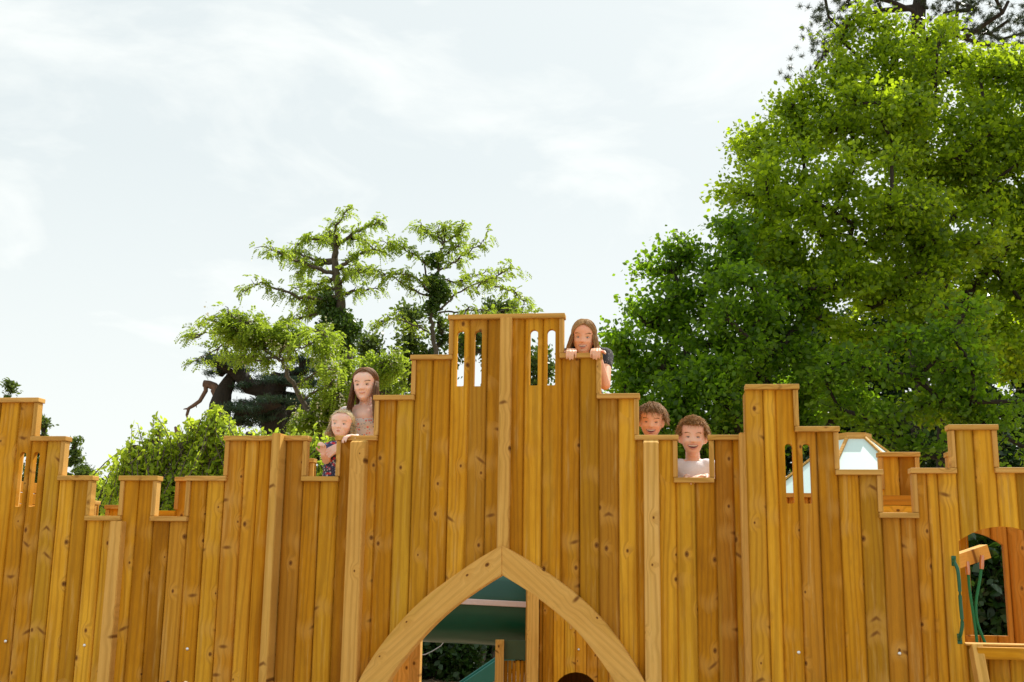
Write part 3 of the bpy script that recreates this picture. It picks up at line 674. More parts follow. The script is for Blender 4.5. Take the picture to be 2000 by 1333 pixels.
# teal slide
sl = empty('slide', (at(945, 1320, 12.2).x, 12.2, 0), 0, label='teal plastic slide rising towards the support post behind the gate arch', cat='slide')
c0 = Vector((sl.location.x, 12.2, 0)); a = at(1000, 1278, 12.2) - c0; b = at(862, 1372, 12.2) - c0; b.z = max(.05, b.z)
for nm, dy in (('side_wall', 0), ('side_wall', .45)): bar(nm, a + Vector((0, dy, -.05)), b + Vector((0, dy, -.05)), .03, .17, M_slide, sl, .008)
bar('chute', a + Vector((0, .225, -.11)), b + Vector((0, .225, -.11)), .42, .02, M_slide, sl, .004)
for o_ in sl.children:
    if o_.name.startswith('chute') or o_.name.startswith('side_wall'):
        d = (b - a).normalized(); side = Vector((0, 1, 0)); upv = d.cross(side).normalized()
        if upv.z < 0: upv = -upv
        # local X across for chute, local Y up for side walls
        mx = Matrix((side, upv, d)).transposed() if side.cross(upv).dot(d) > 0 else Matrix((-side, upv, d)).transposed()
        o_.rotation_euler = mx.to_euler()
# sagging cable
P = [at(x, y, 14.5) for x, y in ((790, 1262), (801, 1277), (815, 1280), (830, 1279), (845, 1272), (861, 1262), (872, 1248))]
cb = tube_np([(np.array(P), np.full(7, .007))], 6); tag(link('swing_rope', cb, M_wire), 'thin grey cable sagging in front of the dark hedge behind the arch', 'cable')

# playhouse roof beyond the right wall
YH = 8.6
ph = empty('playhouse_roof', (at(1668, 900, YH).x, YH, 0), R(-6), label='hexagonal pale aqua playhouse roof with timber ridge caps behind the right wall', cat='roof')
zt, zb_ = at(1665, 860, YH).z, at(1600, 975, YH).z; rt_, rb2 = 34 * YH / 2164, 175 * YH / 2164
def hexp(r, z, k, a0=-90): a = R(a0 + 30 + 60 * k); return Vector((r * math.cos(a), r * math.sin(a), z))
for k in range(6):
    a0, a1, b0, b1 = hexp(rt_, zt, k), hexp(rt_, zt, k + 1), hexp(rb2, zb_, k), hexp(rb2, zb_, k + 1)
    nrm = (b0 - a0).cross(a1 - a0).normalized()
    if nrm.z < 0: nrm = -nrm
    bm = bmesh.new(); vs = [bm.verts.new(p) for p in (a0, a1, b1, b0)] + [bm.verts.new(p - nrm * .012) for p in (a0, a1, b1, b0)]
    for fc in ((0, 1, 2, 3), (7, 6, 5, 4), (0, 4, 5, 1), (1, 5, 6, 2), (2, 6, 7, 3), (3, 7, 4, 0)): bm.faces.new([vs[i] for i in fc])
    link('roof_panel', bm_mesh(bm), M_roofp, ph)
    up_ = Vector((0, 0, .008)); bar('ridge_batten', hexp(rt_ * .9, zt + .01, k) + up_, hexp(rb2 * 1.01, zb_ + .01, k) + up_, .024, .016, M_cap, ph, .002)
    bm = bmesh.new(); q0, q1 = hexp(rt_ * 1.05, zt - .004, k), hexp(rt_ * 1.05, zt - .004, k + 1)
    vs = [bm.verts.new(p) for p in (q0, q1, q1 + Vector((0, 0, .05)), q0 + Vector((0, 0, .05)), Vector((0, 0, zt - .004)), Vector((0, 0, zt + .055)))]
    for fc in ((0, 1, 2, 3), (0, 4, 1), (2, 5, 3), (0, 3, 5, 4), (1, 4, 5, 2)): bm.faces.new([vs[i] for i in fc])
    link('cap_board', bm_mesh(bm), M_cap, ph)
    if k % 2 == 0:
        e_ = hexp(rb2 * .86, 0, k); box('post', e_.x - .04, e_.x + .04, e_.y - .04, e_.y + .04, 0, zb_ + .05, M_post, ph)
# ------------------------------------------------------------------ people
def pr_caps(bm, a, b, ra, rb, seg=14):
    """tapered capsule"""
    a = Vector(a); b = Vector(b); d = b - a; L_ = d.length
    q = d.to_track_quat('Z', 'Y').to_matrix().to_4x4() if L_ > 1e-6 else Matrix.Identity(4)
    rings = []; K = 5
    for i in range(K + 1): t_ = -math.pi / 2 + math.pi / 2 * i / K; rings.append((ra * math.cos(t_), ra * math.sin(t_)))
    for i in range(K + 1): t_ = math.pi / 2 * i / K; rings.append((rb * math.cos(t_), L_ + rb * math.sin(t_)))
    vs = []
    for k, (r, z) in enumerate(rings):
        if r < 1e-6: vs.append([bm.verts.new(Matrix.Translation(a) @ q @ Vector((0, 0, z)))])
        else: vs.append([bm.verts.new(Matrix.Translation(a) @ q @ Vector((r * math.cos(2 * math.pi * i / seg), r * math.sin(2 * math.pi * i / seg), z))) for i in range(seg)])
    for A_, B_ in zip(vs, vs[1:]):
        for i in range(seg):
            j = (i + 1) % seg
            if len(A_) == 1 and len(B_) == 1: continue
            if len(A_) == 1: bm.faces.new((A_[0], B_[j], B_[i]))
            elif len(B_) == 1: bm.faces.new((A_[i], A_[j], B_[0]))
            else: bm.faces.new((A_[i], A_[j], B_[j], B_[i]))
def pr_ell(bm, c, r, rot=None, seg=24):
    M = Matrix.Translation(Vector(c)) @ (rot.to_4x4() if rot else Matrix.Identity(4)) @ Matrix.Diagonal((r[0], r[1], r[2], 1))
    bmesh.ops.create_uvsphere(bm, u_segments=seg, v_segments=seg // 2, radius=1, matrix=M)
def remesh(bm, voxel, smooth=3, dec=0.0):
    me = bpy.data.meshes.new('r'); bm.to_mesh(me); bm.free(); o = bpy.data.objects.new('r', me); COL.objects.link(o)
    m_ = o.modifiers.new('r', 'REMESH'); m_.mode = 'VOXEL'; m_.voxel_size = voxel; m_.use_smooth_shade = True
    if smooth: s_ = o.modifiers.new('s', 'SMOOTH'); s_.iterations = smooth; s_.factor = .5
    if dec: d_ = o.modifiers.new('d', 'DECIMATE'); d_.ratio = dec
    dg = bpy.context.evaluated_depsgraph_get(); dg.update(); r_ = bpy.data.meshes.new_from_object(o.evaluated_get(dg)); bpy.data.objects.remove(o); return r_
def hand_prims(bm, wrist, Fd, Ud, side, sc=1.0, curl=(.5, .9, .7), spread=.10, thumb=.5):
    """palm and five fingers; Fd finger direction, Ud back of the hand, side +1: thumb towards Fd x Ud"""
    Fd = Vector(Fd).normalized(); Ud = Vector(Ud); Ud = (Ud - Fd * Ud.dot(Fd)).normalized(); Sd = Fd.cross(Ud) * side; w = Vector(wrist)
    pl = .062 * sc
    lens = ((.62, .36, .26), (.68, .42, .28), (.62, .40, .27), (.50, .30, .23))
    for i, (off, ln) in enumerate(zip((.021, .007, -.007, -.020), lens)):
        kn = w + Fd * (pl * (1, 1.04, .99, .90)[i]) + Sd * off * sc * 1.0
        pr_caps(bm, w + Sd * off * .55 * sc, kn, .0115 * sc, .0092 * sc, 8)
        a = kn; d = (Fd + Sd * spread * (1, .3, -.4, -1.1)[i]).normalized(); ang = 0
        for j in range(3):
            ang += curl[j]; ax = d.cross(Ud).normalized(); dd = Matrix.Rotation(-ang, 3, ax) @ d
            if dd.dot(Ud) > 0 and ang > .05: dd = Matrix.Rotation(ang, 3, ax) @ d
            L_ = ln[j] * .062 * sc; b = a + dd * L_; pr_caps(bm, a, b, (.0082 - j * .0007) * sc, (.0076 - j * .0008) * sc, 8); a = b
    b0 = w + Sd * .020 * sc + Fd * .012 * sc; b1 = b0 + (Fd * .5 + Sd * .75 - Ud * thumb * .5).normalized() * .030 * sc; b2 = b1 + (Fd * .9 + Sd * .35 - Ud * thumb).normalized() * .026 * sc
    pr_caps(bm, b0, b1, .0115 * sc, .0092 * sc, 8); pr_caps(bm, b1, b2, .009 * sc, .0072 * sc, 8)
HEADN = {}
def head_frame(C, hh, yaw=0, pitch=0, roll=0):
    M = Matrix.Rotation(yaw, 3, 'Z') @ Matrix.Rotation(pitch, 3, 'X') @ Matrix.Rotation(roll, 3, 'Y')
    return lambda p: Vector(C) + M @ (Vector((p[0], p[1], p[2] - .5)) * hh), M
_Z = [0, .03, .08, .15, .25, .35, .45, .55, .65, .75, .85, .93, .98, 1]
_W = [.04, .11, .165, .215, .265, .298, .316, .330, .347, .342, .295, .205, .10, .0]
_FR = [-.20, -.285, -.325, -.330, -.340, -.352, -.356, -.352, -.362, -.338, -.250, -.13, -.02, .05]
_BK = [-.08, -.04, .01, .06, .15, .27, .38, .44, .47, .455, .38, .27, .14, .05]
def head_surface(P, nz=64, na=72):
    """head as stacked sections with the relief of a face; returns points in head units"""
    w = P.get('w', 1.0); n = P.get('nose', 1.0); ck = P.get('cheek', 1.0); V = []
    zs = .5 - .5 * np.cos(np.linspace(0.001, math.pi - .001, nz)); zs = .5 * zs + .5 * np.linspace(0, 1, nz)
    g = lambda x, c, s: np.exp(-((x - c) / s) ** 2)
    for z in zs:
        W_ = np.interp(z, _Z, _W) * w; f_ = np.interp(z, _Z, _FR); b_ = np.interp(z, _Z, _BK); cy = (f_ + b_) / 2 * .6 + .04 * .4
        cy = min(max(cy, f_ + .02), b_ - .001) if b_ > f_ + .03 else (f_ + b_) / 2
        a = np.linspace(0, 2 * math.pi, na, endpoint=False); c_, s_ = np.cos(a), np.sin(a); ex = .86
        x = W_ * np.sign(c_) * np.abs(c_) ** ex; y = np.where(s_ < 0, (cy - f_), (b_ - cy)) * np.sign(s_) * np.abs(s_) ** ex + cy
        fr = np.clip((-y - .08) / .2, 0, 1); ax = np.abs(x)
        dz_ = z
        nose = (.012 + .068 * np.clip((.50 - dz_) / .15, 0, 1)) * (1 if dz_ > .325 else max(0, 1 - (.325 - dz_) / .028)) * (dz_ < .56) * g(x, 0, .040 + .014 * np.clip((.50 - dz_) / .15, 0, 1)) * n
        d = nose + .030 * n * g(ax, .052, .026) * g(dz_, .345, .026)
        d = d - .036 * g(ax, .140 * w, .068) * g(dz_, .470, .044) + .012 * g(ax, .14 * w, .08) * g(dz_, .565, .03)
        d = d + .032 * ck * g(ax, .185 * w, .075) * g(dz_, .345, .065) + .022 * g(ax, 0, .085) * g(dz_, .22, .05) - .014 * g(ax, 0, .07) * g(dz_, .155, .022)
        d = d + .022 * g(ax, 0, .07) * g(dz_, .085, .04) - .012 * g(ax, .105 * w, .02) * g(dz_, .265, .05)
        y = y - d * fr; x = x * (1 + .05 * ck * fr * g(ax, .24, .06) * g(dz_, .32, .08) - .03 * g(dz_, .53, .05) * fr)
        V.append(np.stack([x, y, np.full(na, z)], 1))
    return V
def surf_y(P, x, z):
    """front surface depth of the face at x, z"""
    if 'surf' not in P: P['surf'] = np.concatenate(head_surface(P))
    S_ = P['surf']; S_ = S_[S_[:, 1] < -.1]; d = (S_[:, 0] - x) ** 2 + (S_[:, 2] - z) ** 2; i = np.argsort(d)[:4]; wgt = 1 / (d[i] + 1e-5)
    return float((S_[i, 1] * wgt).sum() / wgt.sum())
def head_prims(bm, H, M, hh, P):
    """P: proportions. face looks to -Y; z runs 0 (chin) to 1 (crown)"""
    w = P.get('w', 1.0); rows = head_surface(P); vs = [[bm.verts.new(H(q)) for q in r] for r in rows]; na = len(vs[0])
    for A_, B_ in zip(vs, vs[1:]):
        for i in range(na): j = (i + 1) % na; bm.faces.new((A_[i], A_[j], B_[j], B_[i]))
    bm.faces.new(vs[0][::-1]); bm.faces.new(vs[-1])
    e = lambda c, r, rot=None: pr_ell(bm, H(c), [q * hh for q in r], M @ rot if rot else M, 16)
    k_ = P.get('ear', .35)
    for s in (-1, 1):
        q = .315 * w
        e((s * (q + .02 + .03 * k_), .055, .445), (.022, .070, .105), Matrix.Rotation(s * k_, 3, 'Z')); e((s * (q + .005), .02, .37), (.03, .04, .05)); e((s * (q - .02), .03, .44), (.045, .05, .07))
def face_parts(root, H, M, hh, P, iris, mouth, browm):
    w = P.get('w', 1.0); ew, eh = .056 * P.get('eye', 1), .0195 * P.get('eyeh', 1); ez = .465
    for s in (-1, 1):
        cx = s * .140 * w; sy = lambda x, z: surf_y(P, x, z)
        ys = min(sy(cx, ez), sy(cx - .03, ez), sy(cx + .03, ez))
        def pt(u, v, k=0.0):                                   # almond coordinates -> head surface, gently domed
            x = cx + ew * u; return H((x, ys + .030 * max(0, s * u) ** 2 + .004 * u * u - .012 * (1 - u * u) * (1 - v * v * .3) - k, ez + eh * v * (1 - abs(u) ** 2.2) + .006 * s * u))
        bm = bmesh.new(); G = [[bm.verts.new(pt(-1 + 2 * i / 12, -1 + 2 * j / 4)) for i in range(13)] for j in range(5)]
        for j in range(4):
            for i in range(12): bm.faces.new((G[j][i], G[j][i + 1], G[j + 1][i + 1], G[j + 1][i]))
        bmesh.ops.remove_doubles(bm, verts=bm.verts, dist=1e-6); eye = link('eye', bm_mesh(bm), M_white, root, smooth=True)
        bm = bmesh.new(); ir = .0225; lim = eh / ir * .96; pts = []
        for i in range(20):
            a = 2 * math.pi * i / 20; uu = ir * math.cos(a) / ew; vv = max(-lim, min(lim * .85, math.sin(a))) * ir / eh; pts.append(bm.verts.new(pt(uu, vv, .004)))
        c_ = bm.verts.new(pt(0, 0, .007))
        for i in range(20): bm.faces.new((pts[i], pts[(i + 1) % 20], c_))
        link('iris', bm_mesh(bm), iris, eye, smooth=True)
        top = np.array([pt(-1 + 2 * i / 12, 1.05, .005) for i in range(13)]); link('eyelashes', tube_np([(top, np.array([.004] + [.0065] * 11 + [.004]) * hh)], 5), browm, root)
        crease = np.array([pt(-1 + 2 * i / 12, 1.9 if 0 < i < 12 else 1, .0) for i in range(13)])
        low = np.array([pt(-1 + 2 * i / 12, -1.05, .003) for i in range(13)]); link('lower_lid', tube_np([(low, np.array([.003] + [.006] * 11 + [.003]) * hh)], 5), M_lid, root)
        ps = []
        for k in range(30):
            f_ = k / 29; x = s * (.070 + .150 * f_) * w; z = .560 + .020 * math.sin(math.pi * (f_ * .8 + .02)) + .006 * f_ + P.get('browz', 0); y = surf_y(P, x, z)
            a = H((x, y - .002, z - .008)); b = H((x + s * .030, y - .008 + .02 * f_, z + .010)); ps.append((np.array([a, b]), np.array([.0042, .0015]) * hh * P.get('brow', 1)))
        link('eyebrow', tube_np(ps, 3), browm, root)
    mw, op, sm = mouth                                                     # half width, opening, smile lift
    mz = P.get('mz', .218); xs = np.linspace(-mw, mw, 15); sf = lambda x: surf_y(P, x, mz)
    up_ = [H((x, sf(x) - .010, mz + op * .35 * (1 - (x / mw) ** 2) + sm * (x / mw) ** 2)) for x in xs]
    dn_ = [H((x, sf(x) - .006, mz - op * .65 * (1 - (x / mw) ** 2) ** .8 + sm * (x / mw) ** 2)) for x in xs]
    lr = P.get('lip', .013) * hh; rr = np.array([lr * (.35 + .65 * math.sin(math.pi * (i + .5) / 15)) for i in range(15)])
    link('lips', tube_np([(np.array(up_), rr), (np.array(dn_), rr * 1.25)], 8), M_lip, root, smooth=True)
    if op > .03:
        bm = bmesh.new(); a = [bm.verts.new(p + M @ Vector((0, .004 * hh, 0))) for p in up_]; b = [bm.verts.new(p) for p in dn_]
        for i in range(14): bm.faces.new((a[i], a[i + 1], b[i + 1], b[i]))
        link('mouth', bm_mesh(bm), M_mouth, root)
        bm = bmesh.new(); n_ = 8; tx = np.linspace(-mw * .74, mw * .74, n_ + 1)
        for i in range(n_):
            x = (tx[i] + tx[i + 1]) / 2; top = mz + op * .35 * (1 - (x / mw) ** 2) + sm * (x / mw) ** 2; th_ = min(.040, op * .52) * (1 - .35 * (x / mw) ** 2)
            pr_ell(bm, H((x, sf(x) - .007, top - th_ * .5)), [(tx[1] - tx[0]) * .56 * hh, .010 * hh, th_ * .60 * hh], M, 8)
        link('teeth', bm_mesh(bm), M_teeth, root, smooth=True)
def scalp(root, H, M, hh, P, mat, zfront=.80, off=.012, zback=.30):
    """thin hair shell under the strands, open at the face"""
    w = P.get('w', 1.0); V = []; Fc = []; nu, nv = 36, 18
    for j in range(nv + 1):
        for i in range(nu):
            az = 2 * math.pi * i / nu; c_ = math.cos(az)                    # az 0 = front (-y)
            fr = max(0, min(1, (c_ - math.cos(R(82))) / (1 - math.cos(R(82)))))
            zl_ = zback + (zfront - zback) * min(1, fr * 2.2) if c_ > math.cos(R(82)) else zback + .06 * max(0, c_ + .2)
            th0 = math.acos(max(-1, min(1, (zl_ - .62) / .38))); t_ = th0 * j / nv
            V.append(H((math.sin(az) * math.sin(t_) * (.335 * w + off), .06 - math.cos(az) * math.sin(t_) * (.43 + off) , .62 + math.cos(t_) * (.375 + off))))
    for j in range(nv):
        for i in range(nu): k = (i + 1) % nu; Fc += [j * nu + i, j * nu + k, (j + 1) * nu + k, (j + 1) * nu + i]
    return V, Fc
def hair(root, H, M, hh, P, mat, style, n=930, length=.25, zfront=.80, part=0.0, curl=0.0, thick=.0018, down=None, fringe=0.0):
    w = P.get('w', 1.0); V, Fc = scalp(root, H, M, hh, P, mat, zfront)
    paths = []; rr = np.random.default_rng(int(1000 * hh * length) + n)
    for _ in range(n):
        if style == 'short':
            while True:
                d = rr.normal(size=3); d /= np.linalg.norm(d); z = .62 + .38 * d[2]; az = math.atan2(d[0], -d[1])
                front = abs(az) < R(78)
                lim = zfront if front and abs(az) < R(62) else (.55 if front else .26)
                if z > lim and not (R(70) < abs(az) < R(118) and z < .56): break
            p = np.array([d[0] * .340 * w, .06 + d[1] * .425, .62 + d[2] * .385]); L_ = length * (1.0 if z > .62 else .45 + .5 * max(0, (z - .3)) / .32) * rr.uniform(.7, 1.15)
            if z < .55: L_ *= .55
            dr = np.array([d[0] * .8, d[1] * .8, d[2] * .7]) + rr.normal(size=3) * .35 + np.array([fringe * .5, -.45 - abs(fringe) * .4, .12]) * (1 if d[1] < .3 else .2); dr /= np.linalg.norm(dr)
            ph = rr.uniform(0, 6.28); K = 6; pts = [p]; a1 = np.cross(dr, d) + 1e-3; a1 /= np.linalg.norm(a1); a2 = np.cross(dr, a1)
            for k in range(1, K):
                f_ = k / (K - 1); q = p + d * .03 + dr * L_ * f_ + curl * (a1 * math.sin(ph + f_ * 7) + a2 * math.cos(ph + f_ * 7)) * f_ - np.array([0, 0, 1]) * L_ * (.45 + .5 * fringe) * f_ * f_ * (1 - curl * 4)
                # keep strands outside the skull
                e_ = np.array([q[0] / (.35 * w), (q[1] - .06) / .44, (q[2] - .62) / .39]); m_ = np.linalg.norm(e_)
                if m_ < 1.03: q = np.array([0, .06, .62]) + (q - np.array([0, .06, .62])) * 1.03 / m_
                pts.append(q)
        else:
            sgn = 1 if rr.random() > .5 else -1; q_ = rr.random() ** 1.25; tau = R(P.get('tau', -46) + (62 - P.get('tau', -46)) * q_); op_ = P.get('open', 68); lay = rr.uniform(0, .04)
            az = R(min(178, op_ + (176 - op_) * q_ + rr.normal() * 9)); az = max(az, R(op_ - 4)); d0 = np.array([0, math.sin(tau), math.cos(tau)]); d1 = np.array([sgn * math.sin(az), -math.cos(az), -.08]); d1 /= np.linalg.norm(d1)
            om = math.acos(np.clip(d0 @ d1, -1, 1)); pts = []; K1 = 7
            for k in range(K1):
                f_ = k / (K1 - 1); d = (math.sin((1 - f_) * om) * d0 + math.sin(f_ * om) * d1) / math.sin(om); lf = lay * min(1, f_ * 3 + .3)
                pts.append(np.array([part * (1 - f_) + d[0] * (.350 * w + lf), .06 + d[1] * (.435 + lf), .62 + d[2] * (.385 + lf)]))
            tgt = az
            e_ = pts[-1]; L_ = length * rr.uniform(.82, 1.05); K2 = 7; ph = rr.uniform(0, 6.28); fwd = P.get('fwd', 0.0)
            for k in range(1, K2):
                f_ = k / (K2 - 1); wob = (.018 + curl * f_) * np.array([math.sin(ph + 5 * f_ + curl * 60 * f_), math.cos(ph + 4 * f_ + curl * 60 * f_), 0])
                y_ = e_[1] + (.05 if e_[1] > -.1 else 0) * f_ - fwd * math.sin(f_ * math.pi / 2) * (1 if tgt < R(118) else 0)
                ins = 1 - P.get('taper', .18) * math.sin(min(1, f_ * 1.3) * math.pi / 2) + P.get('flare', 0) * f_ * f_
                pts.append(np.array([e_[0] * ins, y_, e_[2] - L_ * f_ ]) + wob)
        W_ = np.array([H(q) for q in pts]); k = len(W_); r_ = thick * hh / .2 * rr.uniform(.7, 1.3) * np.linspace(1, .35, k); paths.append((W_, r_))
    me = tube_np(paths, 3); v0 = np.empty(len(me.vertices) * 3); me.vertices.foreach_get('co', v0); f0 = np.empty(len(me.loops), dtype=np.int32); me.loops.foreach_get('vertex_index', f0)
    v0 = v0.reshape(-1, 3); allv = np.concatenate([v0, np.array(V)]); allf = np.concatenate([f0, np.array(Fc) + len(v0)])
    return link('hair', np_mesh('hair', allv, allf, 4), mat, root, smooth=True)
def person(label, C, hh, deck_z, skinm, hairdef, P, mouth, iris, browm, arms, shirt, trousers, yaw=0, pitch=0, roll=0, shw=.80, sleeve=.55, neck=.0, feet=None, hip=None, lean=(0, 0), sleeve_r=1.0, low=.0, collar=.0, back=.0):
    """C: head centre in castle coordinates (along, behind, height); arms: list of dicts with elbow, wrist, finger direction, back direction, thumb side"""
    rootp = Vector((C[0] + lean[0], C[1] + lean[1], deck_z)); root = empty('person', world(rootp), -TH, label=label, cat='person')
    c = Vector(C) - rootp; H, M = head_frame(c, hh, yaw, pitch, roll); bm = bmesh.new(); head_prims(bm, H, M, hh, P)
    nb = H((0, .10, .18)); chest = Vector((c.x + lean[0] * -.4 , c.y + .05 * hh - lean[1] * .3, c.z - .95 * hh)) if False else Vector((c.x - lean[0] * 0, c.y + (.12 + back) * hh, c.z - (.76 + low) * hh))
    hipc = Vector(hip) - rootp if hip is not None else Vector((chest.x * .4, chest.y * .5 + .01, max(.42, .46 * (chest.z + hh))))
    pr_caps(bm, nb, chest + Vector((0, .0, .0)), .185 * hh * P.get('neck', 1), .20 * hh * P.get('neck', 1))
    sh = [chest + Vector((s * shw * hh * .88, 0, -.10 * hh)) for s in (-1, 1)]
    for q in sh: pr_caps(bm, chest + Vector((0, 0, -.02 * hh)), q, .24 * hh, .20 * hh)
    mid_ = chest.lerp(hipc, .5); T_ = [(chest + Vector((0, 0, -.22 * hh)), (.58 * hh * shw / .8, .36 * hh, .36 * hh)), (mid_, (.50 * hh, .34 * hh, .45 * hh)), (hipc, (.52 * hh, .38 * hh, .32 * hh)), (chest.lerp(mid_, .5), (.53 * hh, .35 * hh, .42 * hh)), (mid_.lerp(hipc, .5), (.49 * hh, .34 * hh, .4 * hh))]
    for q, r in T_: pr_ell(bm, q, r)
    ft = [Vector(f) for f in feet] if feet else [Vector((s * .30 * hh + hipc.x * .3, 0, .05)) for s in (-1, 1)]
    knees = []
    for s, f in zip((-1, 1), ft):
        h_ = hipc + Vector((s * .27 * hh, 0, -.10 * hh)); k_ = h_.lerp(f, .5) + Vector((0, -.03, .02)); knees.append((h_, k_, f + Vector((0, 0, .03))))
        pr_caps(bm, h_, k_, .30 * hh, .215 * hh); pr_caps(bm, k_, f + Vector((0, .01, .03)), .20 * hh, .14 * hh); pr_caps(bm, f + Vector((0, .02, -.015)), f + Vector((0, -.45 * hh, -.025)), .13 * hh, .11 * hh)
    cl = bmesh.new(); ex = .035 * hh
    for q, r in (T_[:2] + T_[3:] if collar < .5 else T_[1:2] + [(T_[0][0] - Vector((0, 0, .20 * hh)), (T_[0][1][0] * 1.05, T_[0][1][1], .30 * hh)), (T_[0][0] - Vector((0, 0, .55 * hh)), (T_[0][1][0], T_[0][1][1], .5 * hh)), T_[3]] + T_[4:]): pr_ell(cl, q, [v + ex for v in r])
    pr_ell(cl, hipc + Vector((0, 0, .1 * hh)), (.55 * hh, .42 * hh, .22 * hh))
    for q in sh:
        a_ = chest + Vector((0, 0, -.02 * hh)); pr_caps(cl, a_.lerp(q, .55 if collar < .5 else .62) - Vector((0, 0, collar * hh * .5)), q, .225 * hh + ex, .20 * hh + ex); pr_caps(cl, chest + Vector((0, .02 * hh, -.13 * hh - collar * hh)), q, .20 * hh, .20 * hh + ex)
    for ar, q in zip(arms, sh):
        el = Vector(ar['elbow']) - rootp; wr_ = Vector(ar['wrist']) - rootp
        pr_caps(bm, q, el, .185 * hh, .145 * hh); pr_caps(bm, el, wr_, .150 * hh, .095 * hh); Fd, Ud = ar['f'], ar['u']
        hand_prims(bm, wr_ + Vector(Fd).normalized() * .008, Fd, Ud, ar['side'], hh / .2 * ar.get('sc', 1.0), ar.get('curl', (.5, .9, .7)), ar.get('spread', .1))
        pr_caps(cl, q, q.lerp(el, sleeve), (.20 * hh + ex) * sleeve_r, (.16 * hh + ex) * sleeve_r)
    # floors for neckline: the body itself shows above the shirt
    link('body', remesh(bm, .0036, 2, .38), skinm, root)
    face_parts(root, H, M, hh, P, iris, mouth, browm)
    link('shirt', remesh(cl, .007, 4, .6), shirt, root)
    tr = bmesh.new(); pr_ell(tr, hipc, (.54 * hh, .41 * hh, .34 * hh))
    for h_, k_, f in knees: pr_caps(tr, h_, k_, .33 * hh, .25 * hh); pr_caps(tr, k_, k_.lerp(f, .9), .24 * hh, .19 * hh)
    link('trousers', remesh(tr, .012, 3), trousers, root)
    sb = bmesh.new()
    for h_, k_, f in knees: pr_caps(sb, f + Vector((0, .03, -.04)), f + Vector((0, -.42 * hh, -.045)), .15 * hh, .13 * hh)
    link('shoes', remesh(sb, .010, 2), M_blackt, root)
    for hd_ in hairdef: hair(root, H, M, hh, P, **hd_)
    return root
def cap_hand(x, y, n=.0, dx=0.0):
    """wrist resting just behind a coping at picture point x, y"""
    return on(x, y, n)
M_lid = plain('eyelid_skin', (.72, .40, .30), .5)
zc4 = level(4)
c = on(1140, 659, .15)
person('smiling girl with long dark blond hair and black top gripping the tower step', c, .178, Z2, M_skint,
       [dict(mat=M_hdblond, style='long', n=1178, length=.50, zfront=.86)], dict(w=.93, ear=-.4, open=60, taper=-.10, flare=.22, fwd=.10, cheek=1.1, tau=-52), (.125, .078, .036), M_iris, M_hlbrown,
       [dict(elbow=on(1100, 752, .22), wrist=(on(1117, 684, .05).x, .055, zc4 + .016), f=(.05, -1, .04), u=(0, .1, 1), side=1, curl=(.55, .85, .5), sc=.98),
        dict(elbow=on(1182, 752, .10), wrist=(on(1166, 684, .05).x, .055, zc4 + .016), f=(-.05, -1, .04), u=(0, .1, 1), side=-1, curl=(.55, .85, .5), sc=.98)],
       M_blackt, M_denim, pitch=R(6), roll=R(3), shw=.66, sleeve=.34, low=-.40, back=.35, collar=.0, sleeve_r=1.05, lean=(0, .12))
c = on(713, 752, .33)
tc_ = on(668, 829, .16)
person('older girl with long straight brown hair and pale floral dress holding a toddler', c, .180, Z1, M_skinp,
       [dict(mat=M_hbrown, style='long', n=1426, length=1.32, zfront=.85)], dict(w=1.0, ear=-.4, open=70, taper=.0, flare=.26, fwd=.44, neck=.95, tau=-40), (.092, .0, .018), M_irisb, M_hbrown,
       [dict(elbow=on(668, 905, .30), wrist=on(671, 868, .10), f=(-.75, -.1, -.45), u=(-.2, -1, .25), side=-1, curl=(.15, .45, .4), sc=1.02, spread=.14),
        dict(elbow=on(760, 930, .28), wrist=on(742, 915, .10), f=(-1, -.2, .1), u=(0, -1, 0), side=1)],
       M_peach, M_grey, pitch=R(2), roll=R(-2), shw=.66, sleeve=.35, low=-.02, collar=.62)
tl = person('toddler with curly blond hair in navy floral top, hand raised, on the older girl\'s arm', tc_, .142, Z1 + .30, M_skinp,
       [dict(mat=M_hblond, style='long', n=806, length=.52, curl=.10, zfront=.88, thick=.0017), dict(mat=M_hblond, style='short', n=186, length=.10, curl=.03, zfront=.90, thick=.0014)], dict(w=1.16, open=78, cheek=1.35, nose=.80, taper=-.02, flare=.12, lip=.016, mz=.22, eye=1.1, eyeh=1.3, brow=.55, tau=-36, fwd=.05), (.062, .020, -.006), M_iris, M_hdblond,
       [dict(elbow=on(637, 899, .10), wrist=on(631, 889, .055), f=(.05, -.25, 1), u=(.1, 1, .2), side=1, curl=(.8, 1.0, .7), sc=.85),
        dict(elbow=on(700, 885, .10), wrist=on(697, 853, .035), f=(-.5, -.8, 0), u=(0, 0, 1), side=-1, curl=(.4, .6, .4))],
       M_floral, M_floral, pitch=R(-2), roll=R(4), shw=.58, sleeve=.6, hip=(tc_[0] - .035, .17, tc_[2] - .34), feet=[(-.02, .0, .06), (.06, .02, .05)])
c = on(1272, 823, .17)
person('laughing boy with straight brown hair peeping over the coping beside the post', c, .170, Z1, M_skint,
       [dict(mat=M_hlbrown, style='short', n=1488, length=.19, zfront=.74, curl=.006, thick=.0019, fringe=.8)], dict(w=1.0, cheek=1.25, ear=.5, nose=.9, eyeh=.75), (.150, .105, .050), M_irisb, M_hlbrown,
       [dict(elbow=on(1248, 915, .25), wrist=(on(1258, 852, .05).x, .105, level(2) - .004), f=(.1, -1, .06), u=(0, .1, 1), side=1, curl=(.12, .3, .3), sc=.85),
        dict(elbow=on(1300, 915, .25), wrist=(on(1297, 852, .05).x, .11, level(2) - .006), f=(-.1, -1, .06), u=(0, .1, 1), side=-1, curl=(.12, .3, .3), sc=.85)],
       M_grey, M_denim, pitch=R(6), roll=R(3), shw=.58)
c = on(1353, 855, .20)
